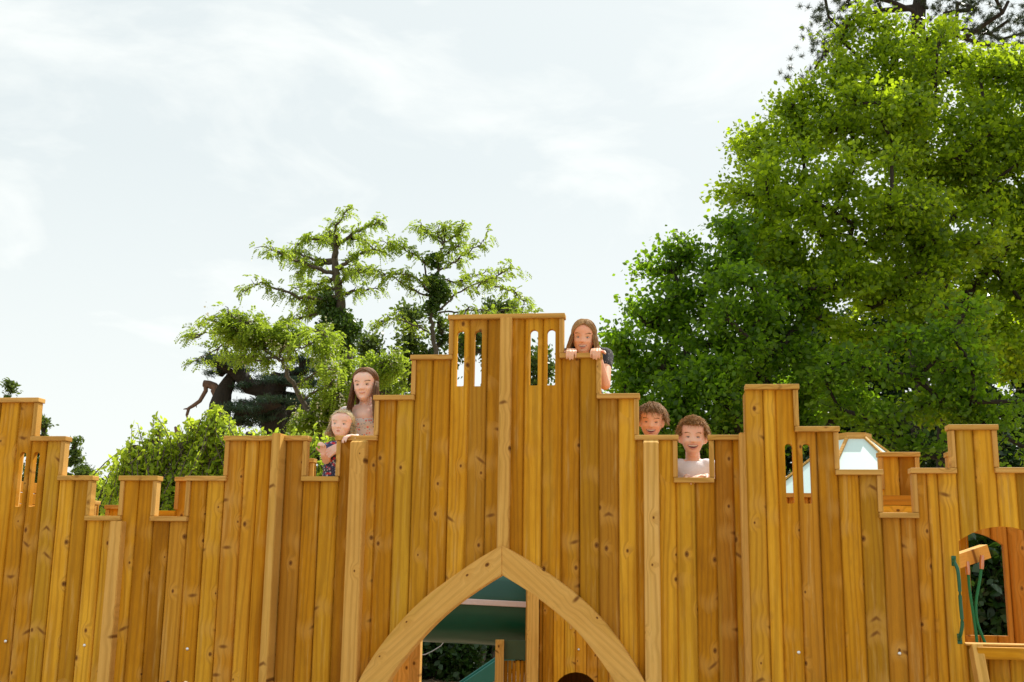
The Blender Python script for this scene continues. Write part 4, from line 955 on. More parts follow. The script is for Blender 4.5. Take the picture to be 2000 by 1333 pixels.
person('laughing curly haired boy in a white tee shirt standing in the low embrasure', c, .186, Z1, M_skin,
       [dict(mat=M_hcurl, style='short', n=2046, length=.14, zfront=.77, curl=.036, thick=.0019)], dict(w=.90, ear=1.1, nose=.92, cheek=1.15, eyeh=.85), (.150, .105, .050), M_iris, M_hlbrown,
       [dict(elbow=on(1318, 1000, .22), wrist=(on(1342, 936, .05).x, .10, level(1) + .008), f=(.6, -.7, -.05), u=(0, .1, 1), side=1, curl=(.15, .3, .3), sc=.9),
        dict(elbow=on(1392, 1000, .22), wrist=(on(1380, 936, .05).x, .085, level(1) + .010), f=(-.7, -.7, 0), u=(0, .1, 1), side=-1, curl=(.3, .5, .4), sc=.9)],
       M_tee, M_denim, pitch=R(-2), roll=R(2), shw=.72, sleeve=.6, low=-.02, collar=-.02)
# ------------------------------------------------------------------ trees
def rand_dirs(n, up=0.0):
    d = rng.normal(size=(n, 3)); d[:, 2] += up; return d / np.linalg.norm(d, axis=1)[:, None]
def leaves_mesh(C, size, ratio=.6, up=.5, kind='oak', dirs=None):
    """one small folded leaf per centre"""
    n = len(C); s = size * rng.uniform(.45, 1.4, n)
    nr_ = rand_dirs(n, up); t_ = rand_dirs(n) if dirs is None else dirs + .6 * rand_dirs(n)
    t_ -= nr_ * (t_ * nr_).sum(1)[:, None]; t_ /= np.linalg.norm(t_, axis=1)[:, None] + 1e-9; b_ = np.cross(nr_, t_)
    if kind == 'oak': prof = [(-.5, 0, 0), (-.22, .26, .05), (.05, .17, .02), (.26, .30, .05), (.5, 0, -.05), (.26, -.30, .05), (.05, -.17, .02), (-.22, -.26, .05)]
    elif kind == 'leaf': prof = [(-.5, 0, 0), (-.12, .24, .06), (.2, .2, .04), (.5, 0, -.06), (.2, -.2, .04), (-.12, -.24, .06)]
    else: prof = [(-.5, .03, 0), (.5, .02, 0), (.5, -.02, 0), (-.5, -.03, 0)]
    k = len(prof); pr = np.array(prof); pr[:, 1] *= ratio / .5
    V = C[:, None, :] + s[:, None, None] * (pr[None, :, 0:1] * t_[:, None] + pr[None, :, 1:2] * b_[:, None] + pr[None, :, 2:3] * nr_[:, None])
    return V.reshape(-1, 3), k
def leaf_obj(name, C, size, mat, parent, ratio=.6, up=.5, kind='leaf', dirs=None):
    V, k = leaves_mesh(np.asarray(C), size, ratio, up, kind, dirs)
    me = np_mesh(name, V, np.arange(len(V)), k); return link(name, me, mat, parent)
def px_ell(lst, Y, dscale=1.0, dy=0.0):
    out_ = []
    for e in lst:
        cx, cy, rx, ry = e[:4]; Yd = Y + (e[4] if len(e) > 4 else 0) + dy
        c = np.array(at(cx, cy, Yd)); m_ = Yd / F_PX; out_.append((c, np.array([rx * m_, max(rx, ry) * m_ * dscale, ry * m_])))
    return out_
def fill(ells, spacing, shell=.55):
    """clump centres inside a union of ellipsoids, denser towards the outside"""
    P = []
    for c, r in ells:
        n = max(3, int(4.2 * r[0] * r[1] * r[2] / spacing ** 3)); d = rand_dirs(n * 1); rad = rng.uniform(shell ** 3, 1, n) ** (1 / 3)
        P.append(c + d * rad[:, None] * r)
    return np.concatenate(P)
def skeleton(base, attract, trunk_top, r0, spacing, pipe=2.4, rmin=.008, wig=.10):
    """grow branches from a trunk polyline out to every attractor"""
    nodes = [np.array(base, float)]; par = [-1]
    for q in trunk_top:
        a = nodes[-1]; q = np.array(q, float); k = max(2, int(np.linalg.norm(q - a) / spacing))
        for i in range(1, k + 1): par.append(len(nodes) - 1); nodes.append(a + (q - a) * i / k + (rng.normal(size=3) * wig * .15 if i < k else 0))
    ntr = len(nodes); cen = np.array(nodes[ntr - 1]); A = np.array(attract); tr0 = np.array(nodes[max(1, ntr // 3):]).mean(0)
    order = np.argsort(np.linalg.norm(A - tr0, axis=1)); tips = []
    for i in order:
        q = A[i]; M = np.array(nodes); d = np.linalg.norm(M - q, axis=1) + .35 * np.maximum(0, M[:, 2] - q[2]); 
        d[:max(1, ntr // 4)] += 3
        j = int(np.argmin(d)); a = M[j]; L_ = np.linalg.norm(q - a)
        if L_ < 1e-3: tips.append(j); continue
        k = max(1, int(L_ / spacing)); p_ = j
        for s in range(1, k + 1):
            f_ = s / k; pt = a + (q - a) * f_; 
            if s < k: pt = pt + rng.normal(size=3) * wig * spacing + np.array([0, 0, .10 * L_ * math.sin(math.pi * f_)])
            par.append(p_); nodes.append(pt); p_ = len(nodes) - 1
        tips.append(p_)
    nodes = np.array(nodes); par = np.array(par); wgt = np.zeros(len(nodes)); ch = [[] for _ in nodes]
    for i in range(1, len(nodes)): ch[par[i]].append(i)
    for i in range(len(nodes) - 1, -1, -1):
        wgt[i] = sum(wgt[c] for c in ch[i]) if ch[i] else 1.0
    rad = rmin + (r0 - rmin) * (wgt / wgt[0]) ** (1 / pipe)
    rad[0] *= 1.25
    paths = []; stack = [(0, None)]
    while stack:
        i, p_ = stack.pop(); idx = [p_] if p_ is not None else []; idx.append(i)
        while ch[i]:
            c = sorted(ch[i], key=lambda q: -wgt[q])
            for o_ in c[1:]: stack.append((o_, i))
            i = c[0]; idx.append(i)
        R_ = rad[idx].copy()
        if p_ is not None: R_[0] = min(R_[0], R_[1] * 1.25)
        paths.append((nodes[idx], R_))
    return paths
def tree(name, label, cat, base, ells, leafmat, barkmat, spacing=.75, clump=.45, nleaf=220, lsize=.09, r0=.3, trunk=None, kind='oak', shell=.55, up=.6, flat=.75, spray=.13, ratio=.6, group=None, droop=0.0, nspray=8, sk=None):
    base = np.array(base, float); A = fill(ells, spacing, shell); A[:, 2] = np.maximum(A[:, 2], .18)
    root = empty(name, base, 0, label=label, cat=cat, group=group)
    tt = [np.array(q, float) for q in (trunk or [])]
    if not tt: top = A.mean(0); tt = [base + (top - base) * .5 + np.array([0, 0, .2])]
    paths = skeleton(base, A, tt, r0, sk or spacing * .9)
    twigs = []; Cs = []; Ds = []
    for c in A:
        dd = rand_dirs(nspray, .15); dd[:, 2] *= flat; ends = c + dd * clump * rng.uniform(.45, 1.15, (nspray, 1)); ends[:, 2] -= droop * rng.uniform(0, 1, nspray)
        per = nleaf // nspray
        for e_ in ends:
            twigs.append((np.array([c, (c + e_) / 2 + rng.normal(size=3) * .03, e_]), np.array([.009, .006, .003])))
            w_ = rng.uniform(.25, 1.08, per)[:, None]; Cs.append(c + (e_ - c) * w_ + rng.normal(size=(per, 3)) * spray * np.array([1, 1, .7])); Ds.append(np.repeat((e_ - c)[None], per, 0))
    C = np.concatenate(Cs); D = np.concatenate(Ds); D /= np.linalg.norm(D, axis=1)[:, None] + 1e-9
    b3 = base[None]
    link('trunk', tube_np([(p - b3, r) for p, r in paths], 7), barkmat, root, smooth=True)
    tag(link('twigs', tube_np([(p - b3, r) for p, r in twigs], 3), barkmat, root), kind='stuff')
    leaf_obj('crown', C - b3, lsize, leafmat, root, ratio, up, kind, D)
    return root
def gpt(x, Y): p = at(x, 1300, Y); return (p.x, Y, 0)

# big oak on the right
OAK = [(1705, 105, 85, 105), (1650, 150, 50, 60), (1800, 115, 75, 95), (1880, 150, 75, 80, 1), (1950, 200, 70, 90), (1630, 265, 85, 70), (1560, 280, 55, 50), (1475, 300, 52, 60), (1540, 370, 100, 80, -1), (1720, 250, 110, 90, -1), (1840, 290, 120, 100),
       (1960, 330, 120, 110), (2040, 300, 90, 150), (1700, 390, 120, 90, -2), (1850, 430, 130, 90, -1.5), (1990, 480, 120, 110), (1580, 470, 120, 95, -1), (1470, 430, 60, 60), (1740, 530, 110, 80, -1), (1620, 590, 110, 80, -1.5), (1900, 570, 110, 80, .5), (2020, 640, 90, 110), (1860, 560, 80, 60, -2), (1780, 620, 80, 60, -2), (1700, 680, 60, 35, -1), (1960, 700, 60, 30, -1), (1800, 800, 40, 22, -1), (1480, 370, 60, 60), (1455, 270, 30, 34), (1550, 215, 36, 40), (1600, 205, 40, 50), (1990, 130, 50, 60)]
tree('oak_tree', 'tall bright green oak tree filling the right side behind the castle', 'tree', gpt(1850, 20), px_ell(OAK, 20, .8), M_oak, M_bark, spacing=.54, clump=.50, nleaf=340, lsize=.088, r0=.16,
     trunk=[at(1848, 830, 20), at(1845, 640, 20), at(1830, 450, 20.2), at(1800, 250, 20.2)], kind='leaf', ratio=.75, sk=.6)
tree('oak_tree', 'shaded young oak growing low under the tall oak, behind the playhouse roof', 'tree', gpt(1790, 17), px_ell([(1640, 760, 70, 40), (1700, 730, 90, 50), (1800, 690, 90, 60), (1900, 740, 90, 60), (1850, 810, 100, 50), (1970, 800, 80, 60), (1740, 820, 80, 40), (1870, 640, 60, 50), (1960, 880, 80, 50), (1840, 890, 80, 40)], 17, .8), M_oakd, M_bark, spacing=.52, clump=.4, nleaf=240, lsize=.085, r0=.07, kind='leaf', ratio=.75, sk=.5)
OAK2 = [(1420, 440, 40, 36), (1335, 480, 28, 38), (1400, 500, 55, 55), (1300, 545, 42, 40), (1262, 600, 36, 42), (1225, 665, 26, 30), (1240, 720, 36, 45), (1330, 620, 70, 60), (1430, 590, 80, 75, -1), (1520, 600, 80, 80), (1310, 720, 70, 60), (1400, 700, 90, 80, -1), (1510, 720, 90, 80), (1220, 780, 45, 40), (1290, 815, 75, 50, -.6), (1390, 810, 90, 60, -1), (1490, 830, 90, 60), (1600, 800, 90, 70, 1), (1230, 840, 50, 40), (1340, 890, 90, 45), (1440, 900, 80, 40), (1250, 900, 60, 40)]
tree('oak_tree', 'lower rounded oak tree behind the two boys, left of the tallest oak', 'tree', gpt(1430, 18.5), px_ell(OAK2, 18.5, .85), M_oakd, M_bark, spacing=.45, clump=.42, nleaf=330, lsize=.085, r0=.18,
     trunk=[at(1430, 900, 18.5), at(1425, 760, 18.7), at(1410, 650, 18.7)], kind='leaf', ratio=.75, sk=.5)
# understorey bushes at the far edge
def bush(name, label, cx, cy, rx, Y, mat, lsize=.09, grp=None, n=200, sp=.6, kind='leaf'):
    e = px_ell([(cx, cy, rx, rx * .75), (cx - rx * .5, cy + rx * .3, rx * .6, rx * .5), (cx + rx * .5, cy + rx * .25, rx * .6, rx * .55), (cx, cy + rx * .8, rx * .8, rx * .6), (cx - rx * .6, cy + rx * .95, rx * .5, rx * .3), (cx + rx * .6, cy + rx * .95, rx * .5, rx * .3)], Y, .7)
    return tree(name, label, 'bush', gpt(cx, Y), e, mat, M_bark, spacing=sp, clump=.4, nleaf=n, lsize=lsize, r0=.09, kind=kind, shell=.4, sk=.5)
for cx, cy, rx, lab in ((1340, 930, 100, 'dark evergreen bush low behind the right wall, nearest the curly haired boy'), (1520, 940, 105, 'dark evergreen bush behind the two right arrow slits'), (1700, 870, 110, 'dark evergreen bush behind the aqua roof'),
                        (1870, 890, 110, 'dark evergreen bush behind the tallest right merlon'), (2040, 880, 110, 'dark evergreen bush at the right edge under the oak')):
    bush('evergreen_bush', lab, cx, cy, rx, 24, M_laur, grp=None, n=190, sp=.85, lsize=.13)
for cx, cy, rx, Y, lab in ((760, 1250, 70, 16.5, 'dark laurel bush seen left of centre under the tunnel'), (855, 1245, 62, 16, 'dark green laurel bush under the tunnel in the gate arch'), (945, 1255, 62, 17.5, 'brownish dark bush beside the teal slide'), (1060, 1260, 70, 17.5, 'dark bush behind the narrow gate house wall')):
    bush('laurel_bush', lab, cx, cy, rx, Y, M_laur, n=230, sp=.27, lsize=.10)
for i, (x, Y, r) in enumerate(((918, 17, .05), (930, 17.4, .06), (940, 16.9, .045), (952, 17.3, .06), (962, 17, .04))):
    b_ = Vector(gpt(x, Y)); P = np.array([b_, b_ + Vector((.05, 0, .7)), b_ + Vector((-.02, 0, 1.4)), b_ + Vector((.06, 0, 2.1))]) - np.array(b_)
    o_ = link('hedge_trunk', tube_np([(P, np.array([r * 1.2, r, r * .9, r * .7]))], 8), M_barkr, None, b_, True); tag(o_, ('bare grey trunk in the dark hedge, first from the left under the tunnel', 'bare trunk in the dark hedge, second from the left under the tunnel', 'bare trunk in the dark hedge, middle of the five under the tunnel', 'bare trunk in the dark hedge, second from the support post', 'bare slim trunk in the dark hedge, closest to the support post')[i], 'tree trunk', group='trunks in the dark hedge')
bush('elder_bush', 'leafy dark bush seen through the arched window of the right wall', 1935, 1120, 150, 9.6, M_laur, lsize=.10, n=150, sp=.34)

for label, cx, Y, ells_ in (('dark yew tree filling the shade behind the oaks, right part', 1900, 27, [(1960, 640, 130, 110), (1830, 700, 120, 90), (2010, 780, 110, 100), (1860, 830, 130, 80), (1960, 900, 130, 70)]),
                        ('dark yew tree filling the shade behind the oaks, above the aqua roof', 1660, 27, [(1640, 740, 120, 80), (1820, 700, 110, 80), (1560, 700, 100, 80), (1560, 820, 110, 80), (1720, 830, 120, 80), (1440, 860, 100, 70), (1740, 660, 90, 80), (1570, 890, 120, 60), (1480, 940, 120, 60)])):
    tree('yew_tree', label, 'tree', gpt(cx, Y), px_ell(ells_, Y, .6), M_laur, M_bark, spacing=.72, clump=.6, nleaf=210, lsize=.19, r0=.2, shell=.2, sk=.7)
# pine above the oak
root = empty('pine_tree', gpt(1795, 25), 0, label='dark pine tree rising above and behind the tall oak', cat='tree'); b3 = np.array(root.location)
tips = [(1612, 115), (1610, 75), (1640, 60), (1625, 30), (1660, -10), (1700, -30), (1680, 30), (1850, 30), (1900, 20), (1930, 60), (1985, 90), (2005, 60), (1960, 20), (1890, 75), (1870, 0), (1600, 130), (1645, 10), (1740, 0), (1820, -30), (2030, 30), (1970, 0), (1940, -30), (1760, -60), (1605, -30), (1925, 95), (1990, 115), (1620, 95), (1860, 60), (1820, 20), (1620, 85), (1620, 45), (1910, 45), (1950, 75), (1975, 45)]
A = np.array([at(x + random.uniform(-8, 8), y + random.uniform(-6, 6), 25 + random.uniform(-1.2, 1.2)) for x, y in tips] + [at(random.uniform(1640, 1960), random.uniform(-420, -60), 25 + random.uniform(-2, 2)) for _ in range(50)])
paths = skeleton(b3, A, [at(1795, 400, 25), at(1792, 100, 25), at(1795, -100, 25), at(1790, -400, 25)], .19, .5, wig=.3, rmin=.008, pipe=2.0)
link('trunk', tube_np([(p - b3, r) for p, r in paths], 7), M_bark, root, smooth=True)
Cs = []; Ds = []
for c in A:
    for _ in range(16):
        e_ = c + rng.normal(size=3) * np.array([.34, .3, .16]); d = rand_dirs(46, .35); Cs.append(e_ + d * .07 * rng.uniform(.4, 1, (46, 1))); Ds.append(d)
leaf_obj('crown', np.concatenate(Cs) - b3, .13, M_pine, root, .5, .2, 'sliver', np.concatenate(Ds))

# robinia trees
z2 = lambda x, y: (340 + x / 2.7778, 420 + y / 2.7778)
def frond_mesh(ends, dirs, Lf=.26, pairs=7, drop=.5):
    """drooping compound leaves: pairs of small leaflets on each rachis"""
    n = len(ends); V = []
    d = dirs + .7 * rand_dirs(n); d[:, 2] -= drop; d /= np.linalg.norm(d, axis=1)[:, None]
    side = np.cross(d, rand_dirs(n, 1.0)); side /= np.linalg.norm(side, axis=1)[:, None] + 1e-9
    Lk = Lf * rng.uniform(.6, 1.2, n)[:, None]
    for k in range(pairs):
        f_ = (k + 1) / pairs; p = ends + d * Lk * f_ + np.array([0, 0, -1.]) * Lk * f_ * f_ * .35
        for sg in (-1, 1):
            l_ = .085 * (1 - .35 * f_); t_ = (side * sg + d * .45); t_ /= np.linalg.norm(t_, axis=1)[:, None]; w_ = np.cross(t_, rand_dirs(n, .8)); w_ /= np.linalg.norm(w_, axis=1)[:, None] + 1e-9; w_ *= .018
            V.append(np.stack([p, p + t_ * l_ * .5 + w_, p + t_ * l_, p + t_ * l_ * .5 - w_], 1))
    V = np.concatenate(V).reshape(-1, 3); return np_mesh('fronds', V, np.arange(len(V)), 4)
def robinia(label, Y, trunk, limbs, r0, dens=1.0, ivy=(), group=None, blossom=0, fill_=(), tone=M_rob, size=.20):
    T = [at(*z2(*p), Y) for p in trunk]; base = Vector((T[0].x, Y, 0)); b3 = np.array(base)
    root = empty('locust_tree', base, 0, label=label, cat='tree', group=group)
    P = np.array([base] + T); r = np.linspace(r0, r0 * .25, len(P)); u = np.linspace(0, len(P) - 1, len(P) * 5)
    Ps = np.stack([np.interp(u, range(len(P)), P[:, k]) for k in range(3)], 1); Ps[1:-1] += rng.normal(size=(len(Ps) - 2, 3)) * .02
    paths = [(Ps, np.interp(u, range(len(P)), r))]; tips = []; tdir = []
    for li_, lb_ in enumerate(limbs):
        q = [at(*z2(*p), Y) for p in lb_]; k = len(q); dy = random.uniform(-1.6, 1.6)
        q = np.array([np.array(p) + np.array([0, dy * i / (k - 1), 0]) for i, p in enumerate(q)])
        u = np.linspace(0, k - 1, k * 6); Q = np.stack([np.interp(u, range(k), q[:, j]) for j in range(3)], 1); Q[1:-1] += rng.normal(size=(len(Q) - 2, 3)) * .03
        for _ in range(1): Q[1:-1] = (Q[:-2] + 2 * Q[1:-1] + Q[2:]) / 4
        paths.append((Q, np.linspace(r0 * .30, .009, len(Q))))
        # side shoots with leaves, from a quarter of the way out
        for i in range(len(Q) // 5, len(Q)):
            for _ in range(int(dens * .95 + random.random())):
                dd = rand_dirs(1, .12)[0] * np.array([1, 1.3, .42]); dd += .5 * (Q[-1] - Q[0]) / np.linalg.norm(Q[-1] - Q[0]); L_ = random.uniform(.08, .30)
                e_ = Q[i] + dd * L_; m_ = (Q[i] + e_) / 2 + rng.normal(size=3) * .05
                paths.append((np.array([Q[i], m_, e_]), np.array([.016, .010, .005])))
                for f_ in (.6, 1.0):
                    c = Q[i] + (e_ - Q[i]) * f_
                    for _ in range(2): tips.append(c + rng.normal(size=3) * .05); tdir.append(dd)
    for e in fill_:
        for c, rr in px_ell([(z2(e[0], 0)[0], z2(0, e[1])[1], e[2] / 2.7778, e[3] / 2.7778)], Y, 1):
            n_ = int(e[4] if len(e) > 4 else 30)
            for _ in range(n_):
                p_ = c + rand_dirs(1)[0] * rr * random.uniform(.3, 1)
                e_ = p_ + rand_dirs(1, .3)[0] * .3; paths.append((np.array([c + (p_ - c) * .3, p_, e_]), np.array([.014, .010, .004])))
                for _ in range(13): tips.append(p_ + (e_ - p_) * random.random() + rng.normal(size=3) * .07); tdir.append(e_ - p_)
    link('trunk', tube_np([(p - b3, r) for p, r in paths], 6), M_barkr, root, smooth=True)
    tips = np.array(tips); td = np.array(tdir); td /= np.linalg.norm(td, axis=1)[:, None]
    link('crown', frond_mesh(tips - b3, td, size), tone, root)
    if blossom:
        idx = rng.choice(len(tips), blossom); C = np.repeat(tips[idx], 22, 0) + rng.normal(size=(blossom * 22, 3)) * np.array([.04, .04, .11]) - b3
        leaf_obj('blossom', C, .04, M_blos, root, .8, .2, 'leaf')
    for k, e in enumerate(ivy):
        es = px_ell([(z2(q[0], 0)[0], z2(0, q[1])[1], q[2] / 2.7778, q[3] / 2.7778) for q in e], Y, 1)
        C = []
        for c, rr in es:
            n_ = int(3000 * rr[0] * rr[2] / .3); d_ = rand_dirs(n_); lump = 1 + .18 * np.sin(d_[:, 0] * 7 + k) * np.cos(d_[:, 2] * 9); C.append(c + d_ * rr * (rng.uniform(.65, 1.02, n_) * lump)[:, None] + rng.normal(size=(n_, 3)) * .05)
        leaf_obj('ivy', np.concatenate(C) - b3, .09, M_ivy, root, .8, .4, 'leaf')
    return root
robinia('locust tree with a big dark ivy ball on its trunk, left of the castle tower', 28,
        [(945, 1100), (945, 900), (940, 760), (915, 540), (900, 450), (885, 350), (870, 250), (880, 170), (870, 120), (845, 90)],
        [[(885, 330), (780, 300), (690, 290), (620, 270), (570, 260)], [(870, 250), (760, 230), (650, 180), (620, 150)], [(880, 170), (800, 130), (700, 110), (650, 130)], [(880, 170), (960, 130), (1060, 90), (1140, 80)], [(890, 290), (970, 250), (1060, 220), (1170, 215)],
         [(900, 450), (800, 470), (700, 465), (600, 440), (500, 410), (440, 470)], [(905, 480), (780, 520), (660, 550), (540, 570)], [(890, 380), (960, 350), (1060, 355)], [(900, 440), (1000, 430), (1120, 430)], [(880, 170), (900, 110), (990, 60)],
         [(870, 250), (780, 260), (700, 250), (640, 300)], [(890, 350), (830, 330), (740, 330), (600, 330)], [(900, 420), (840, 380), (760, 370), (730, 400)], [(870, 120), (830, 80), (790, 50)], [(890, 290), (950, 300), (1010, 280)], [(940, 760), (880, 770), (800, 760), (700, 740)],
         [(900, 460), (830, 430), (720, 430), (640, 470)], [(960, 130), (1000, 90), (1080, 120)]], .20, 1.0,
        ivy=[[(830, 485, 62, 60), (890, 560, 75, 60), (895, 630, 122, 105), (880, 710, 90, 60)]])
robinia('locust tree with ivy on its stem, immediately left of the castle tower top', 28,
        [(1420, 1000), (1420, 760), (1400, 600), (1385, 480), (1420, 330), (1440, 230), (1460, 170), (1480, 100)],
        [[(1440, 520), (1540, 430), (1640, 400), (1740, 390), (1830, 330)], [(1440, 530), (1600, 500), (1720, 490), (1830, 460), (1955, 470)], [(1380, 440), (1280, 420), (1200, 380), (1150, 390)], [(1370, 330), (1360, 260), (1300, 230), (1220, 200), (1180, 210)],
         [(1460, 170), (1380, 110), (1350, 95)], [(1460, 170), (1540, 120), (1580, 80)], [(1440, 300), (1530, 280), (1620, 250), (1700, 220)], [(1430, 320), (1520, 350), (1600, 290), (1680, 260)], [(1385, 640), (1300, 600), (1200, 570), (1120, 600)],
         [(1440, 250), (1500, 210), (1550, 200)], [(1460, 150), (1420, 100), (1500, 70)], [(1400, 440), (1340, 380), (1290, 370), (1240, 400)], [(1640, 400), (1700, 350), (1800, 300)], [(1740, 390), (1850, 380), (1900, 430)], [(1600, 500), (1560, 540), (1500, 560)]], .085, .95,
        ivy=[[(1412, 250, 48, 38)], [(1410, 380, 55, 60), (1440, 420, 60, 60), (1400, 500, 40, 50)]])
robinia('leaning locust tree with white blossom and yellow green leaves, left of the long haired girl', 22,
        [(900, 1400), (790, 1200), (740, 1080), (650, 930), (590, 800), (500, 740), (440, 700)],
        [[(440, 700), (360, 640), (250, 620), (130, 590), (25, 600)], [(400, 670), (350, 660), (200, 670), (25, 722)], [(590, 800), (680, 750), (800, 740)], [(600, 790), (540, 700), (450, 620), (380, 570), (270, 550)], [(560, 760), (640, 680), (760, 650), (860, 690)],
         [(450, 720), (300, 600), (180, 570)], [(650, 930), (760, 880), (860, 870), (930, 900)], [(700, 1000), (800, 960), (880, 940)], [(740, 1080), (850, 1030), (920, 1010)],
         [(500, 740), (470, 660), (400, 620)], [(560, 770), (480, 790), (400, 790), (350, 800)]], .09, .9, blossom=130, size=.22,
        fill_=[(400, 640, 120, 45, 22), (500, 700, 90, 40, 14), (820, 690, 60, 40, 12), (620, 650, 60, 40, 12), (900, 1000, 110, 90, 26), (780, 1130, 120, 80, 30), (960, 860, 60, 50, 12), (1150, 820, 80, 60, 22)])
# cypress and yew masses behind the locusts
def conifer(name, label, Y, ells, mat, lsize=.15, n=150, sp=.6, base=None, kind='leaf', ratio=.5, flat=1.1, r0=.16):
    es = px_ell([(z2(q[0], 0)[0], z2(0, q[1])[1], q[2] / 2.7778, q[3] / 2.7778) for q in ells], Y, .9)
    bx = base if base is not None else es[0][0][0]
    return tree(name, label, 'tree', (bx, Y, 0), es, mat, M_barkr, spacing=sp, clump=.42, nleaf=n, lsize=lsize, r0=r0, kind=kind, ratio=ratio, flat=flat, shell=.3, sk=.6, up=.2)
conifer('cypress_tree', 'dark cypress tree behind the step of the castle tower, with pointed shoots', 31, [(1280, 560, 25, 50), (1290, 640, 55, 60), (1440, 640, 70, 90), (1340, 720, 100, 60), (1280, 790, 90, 60), (1440, 770, 110, 80), (1390, 860, 130, 80), (1240, 870, 100, 70), (1210, 960, 110, 60)], M_cyp, sp=.52)
conifer('cypress_tree', 'small pointed cypress between the long haired girl and the castle tower', 30, [(1075, 700, 26, 34), (1065, 760, 50, 50), (1110, 820, 60, 50), (1100, 900, 90, 60), (1120, 980, 100, 60)], M_cyp, sp=.5)
conifer('cypress_tree', 'cypress tops showing through the arrow slits above the tower', 31, [(1740, 520, 26, 24), (1800, 520, 34, 24), (1680, 640, 90, 60), (1720, 760, 110, 70), (1950, 800, 60, 60), (2040, 800, 90, 70), (1780, 880, 120, 60), (1560, 700, 40, 80), (1960, 900, 90, 80)], M_cyp, sp=.58)
conifer('hawthorn_tree', 'light green leafy tree behind the locust trees, near the girl holding the toddler', 27, [(880, 980, 70, 50), (960, 950, 50, 50), (780, 1100, 110, 70), (900, 1120, 120, 80), (640, 1110, 110, 60), (1030, 960, 40, 40), (1180, 840, 50, 30), (1210, 950, 60, 40)], M_rob, sp=.52, lsize=.11)
# cedar with flat layers and a broken bough
root = empty('cedar_tree', gpt(540, 25), 0, label='dark cedar tree with flat needle layers and a broken bare bough', cat='tree'); b3 = np.array(root.location)
lay = [(285, 790, 95, 30), (240, 815, 70, 26), (330, 830, 70, 24), (290, 760, 60, 20), (400, 925, 90, 16), (430, 985, 110, 16), (520, 955, 110, 18), (380, 1050, 90, 18), (450, 1075, 150, 20), (600, 905, 130, 24), (660, 985, 130, 22), (720, 1050, 110, 24), (560, 865, 110, 22), (680, 830, 120, 26), (520, 1110, 180, 22), (330, 1110, 90, 20), (760, 920, 100, 26), (620, 1030, 120, 18), (250, 850, 40, 20), (700, 770, 90, 22)]
A = []; Cs = []; Ds = []
for e in lay:
    (c, rr), = px_ell([(z2(e[0], 0)[0], z2(0, e[1])[1], e[2] / 2.7778, e[3] / 2.7778)], 25, 1.1); c = c + np.array([0, random.uniform(-1, 1), 0]); rr = rr.copy(); rr[2] *= .8
    A.append(c)
    for _ in range(int(90 * rr[0])):
        d = rand_dirs(1)[0]; p_ = c + d * rr * random.uniform(.2, 1); a_ = math.atan2(p_[1] - c[1], p_[0] - c[0]) + random.uniform(-.5, .5)
        dr = np.array([math.cos(a_), math.sin(a_), -.12]); 
        for _ in range(26): f_ = random.random(); Cs.append(p_ + dr * .3 * f_ + rng.normal(size=3) * np.array([.03, .03, .02])); Ds.append(dr * .6 + np.array([0, 0, .5]))
A = np.array(A)
paths = skeleton(b3, A, [at(*z2(545, 1080), 25), at(*z2(548, 960), 25), at(*z2(560, 860), 25)], .30, .5, wig=.12, rmin=.03)
bt = [b3 + np.array([-.4, 0, .6]), *[np.array(at(*z2(*p), 25)) for p in ((240, 1200), (250, 1030), (268, 960), (300, 900), (330, 850))]]
paths.append((np.array(bt), np.array([.28, .28, .25, .20, .15, .10])))
link('trunk', tube_np([(p - b3, r) for p, r in paths], 8), M_bark, root, smooth=True)
bough = [[(258, 985), (240, 960), (215, 930), (190, 920), (160, 915)], [(172, 922), (172, 955), (140, 1010), (105, 1035), (80, 1050), (70, 1085), (90, 1135), (96, 1180)], [(75, 1052), (60, 1053), (50, 1055)], [(118, 1026), (122, 1046)], [(268, 970), (225, 975), (205, 950)], [(40, 1210), (20, 1180), (5, 1150)], [(30, 1190), (22, 1160)], [(95, 1130), (130, 1170), (160, 1230)]]
rb_l = [[.16, .15, .12, .11, .10], [.07, .065, .06, .055, .05, .045, .04, .03], [.03, .02, .01], [.03, .008], [.16, .13, .05], [.11, .09, .03], [.07, .03], [.05, .06, .07]]
link('broken_bough', tube_np([(np.array([at(*z2(*p), 25) for p in q]) - b3, np.array(r) * .8) for q, r in zip(bough, rb_l)], 8), M_dead, root, smooth=True)
leaf_obj('crown', np.array(Cs) - b3, .13, M_cedar, root, .75, .6, 'sliver', np.array(Ds))
# conifer tips at far left
for cx, cy, rx, Y, lab in ((18, 800, 20, 22, 'dark conifer tip above the far left merlon'), (88, 862, 20, 22, 'dark conifer just behind the second left step'), (150, 935, 34, 22, 'dark conifer low behind the left embrasure')):
    e = px_ell([(cx, cy - rx * 1.6, rx * .35, rx * .9), (cx, cy, rx * .8, rx * 1.2), (cx + rx * .9, cy + rx * .2, rx * .5, rx * .6), (cx, cy + rx * 2, rx * 1.4, rx * 1.2), (cx, cy + rx * 4, rx * 1.6, rx * 1.5), (cx, cy + rx * 6.5, rx * 1.8, rx * 1.8)], Y, 1)
    tree('conifer', lab, 'tree', gpt(cx, Y), e, M_cyp, M_bark, spacing=.24, clump=.14, nleaf=130, lsize=.10, r0=.08, kind='leaf', ratio=.35, shell=.2, sk=.3, spray=.05, up=.2)

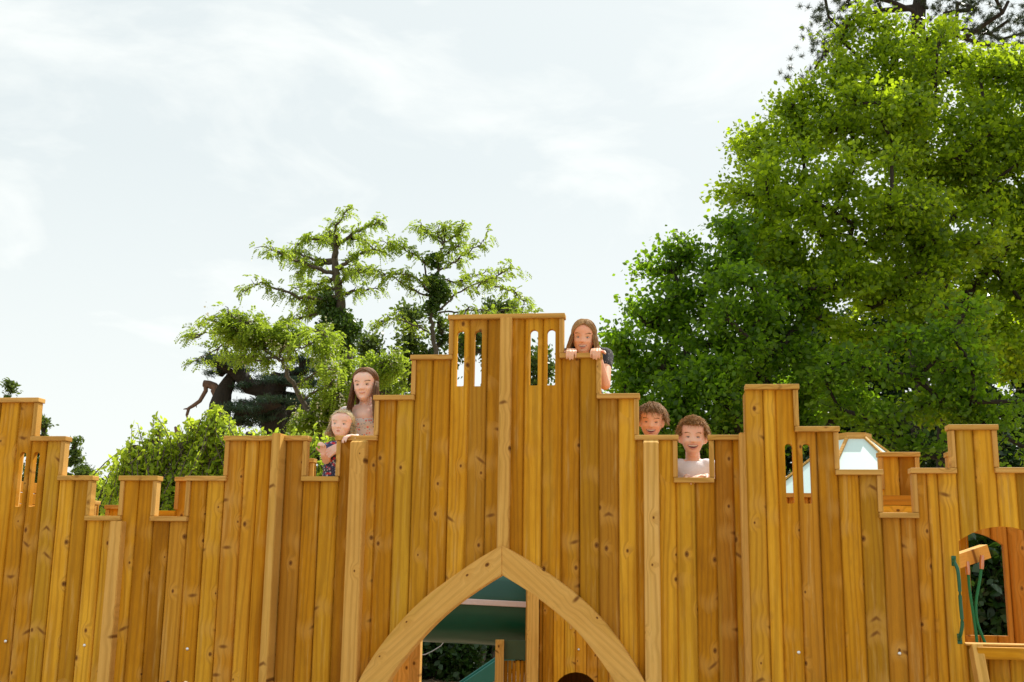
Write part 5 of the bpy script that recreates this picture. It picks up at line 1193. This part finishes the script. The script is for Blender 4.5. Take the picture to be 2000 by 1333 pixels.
# bright shrubs close behind the left wall: upright shoots
def shrub(label, Y, blobs, mat, n, L0, lsize, ratio=.55, tips=()):
    es = px_ell(blobs, Y, .8); base = Vector((float(np.mean([e[0][0] for e in es])), Y, 0)); b3 = np.array(base)
    root = empty('leafy_shrub', base, 0, label=label, cat='shrub'); vol = np.array([e[1][0] * e[1][2] for e in es]); vol /= vol.sum(); paths = []; C = []; D = []
    for i_ in range(n + 3 * len(tips)):
        c, r = es[rng.choice(len(es), p=vol)]; e_ = c + rand_dirs(1, .3)[0] * r * random.uniform(.4, 1.0); e_ = e_.copy()
        if i_ >= n: q_ = tips[(i_ - n) // 3]; e_ = np.array(at(q_[0] + random.uniform(-9, 9), q_[1] + random.uniform(-3, 26), Y + random.uniform(-.2, .2)))
        d = np.array([random.gauss(0, .38) + .12 * np.sign(e_[0] - b3[0]), random.gauss(0, .38), 1.0]); d /= np.linalg.norm(d); L_ = L0 * random.uniform(.6, 1.3)
        a = e_ - d * L_; mid_ = (a + e_) / 2 + rng.normal(size=3) * .02; paths.append((np.array([a, mid_, e_]), np.array([.006, .004, .002])))
        k = int(34 * L_ / .5)
        for i in range(k):
            f_ = (i + 1) / k; p_ = a + (e_ - a) * f_; sd_ = rand_dirs(1)[0] * np.array([1, 1, .4]) ; C.append(p_ + sd_ * .035 * (1.2 - f_ * .5)); D.append(sd_ + d * .8)
    stems = skeleton(b3, np.array([e[0] for e in es]), [b3 + np.array([0, 0, .5])], .06, .3, wig=.2, rmin=.008)
    link('stems', tube_np([(p - b3, r) for p, r in paths + stems], 5), M_barkr, root)
    leaf_obj('foliage', np.array(C) - b3, lsize, mat, root, ratio, .5, 'leaf', np.array(D)); return root
shrub('bright yellow green shrub with upright shoots behind the left battlements', 9.4,
      [(262, 890, 28, 40), (300, 890, 50, 45), (340, 880, 50, 50), (395, 860, 45, 45), (425, 820, 20, 40), (455, 870, 45, 40), (240, 930, 30, 35), (300, 950, 80, 50), (400, 930, 90, 60), (330, 1010, 110, 60), (450, 980, 60, 60), (310, 840, 16, 26), (262, 870, 12, 26), (425, 806, 12, 24), (375, 835, 16, 24)], M_lime, 560, .42, .050, tips=[(308, 808), (264, 830), (248, 853), (223, 905), (284, 830), (394, 805), (422, 782), (330, 840), (350, 850), (372, 815), (407, 800), (440, 815), (460, 820), (232, 880), (300, 840), (412, 790), (430, 800), (240, 870), (385, 825), (345, 832), (218, 935), (320, 825)])
shrub('bright green shrub behind the corner post, below the leaning locust', 10.4,
      [(500, 860, 50, 30), (560, 865, 55, 35), (610, 880, 50, 50), (640, 930, 50, 50), (520, 920, 80, 50), (600, 980, 80, 50), (650, 1000, 50, 40), (480, 850, 30, 20)], M_lime, 430, .32, .052)
shrub('green shrub with dark gaps low at the left behind the first embrasure', 11.5,
      [(150, 960, 30, 30), (195, 965, 35, 40), (215, 1000, 50, 40), (160, 1000, 60, 40), (180, 940, 14, 20)], M_lime, 300, .28, .055)
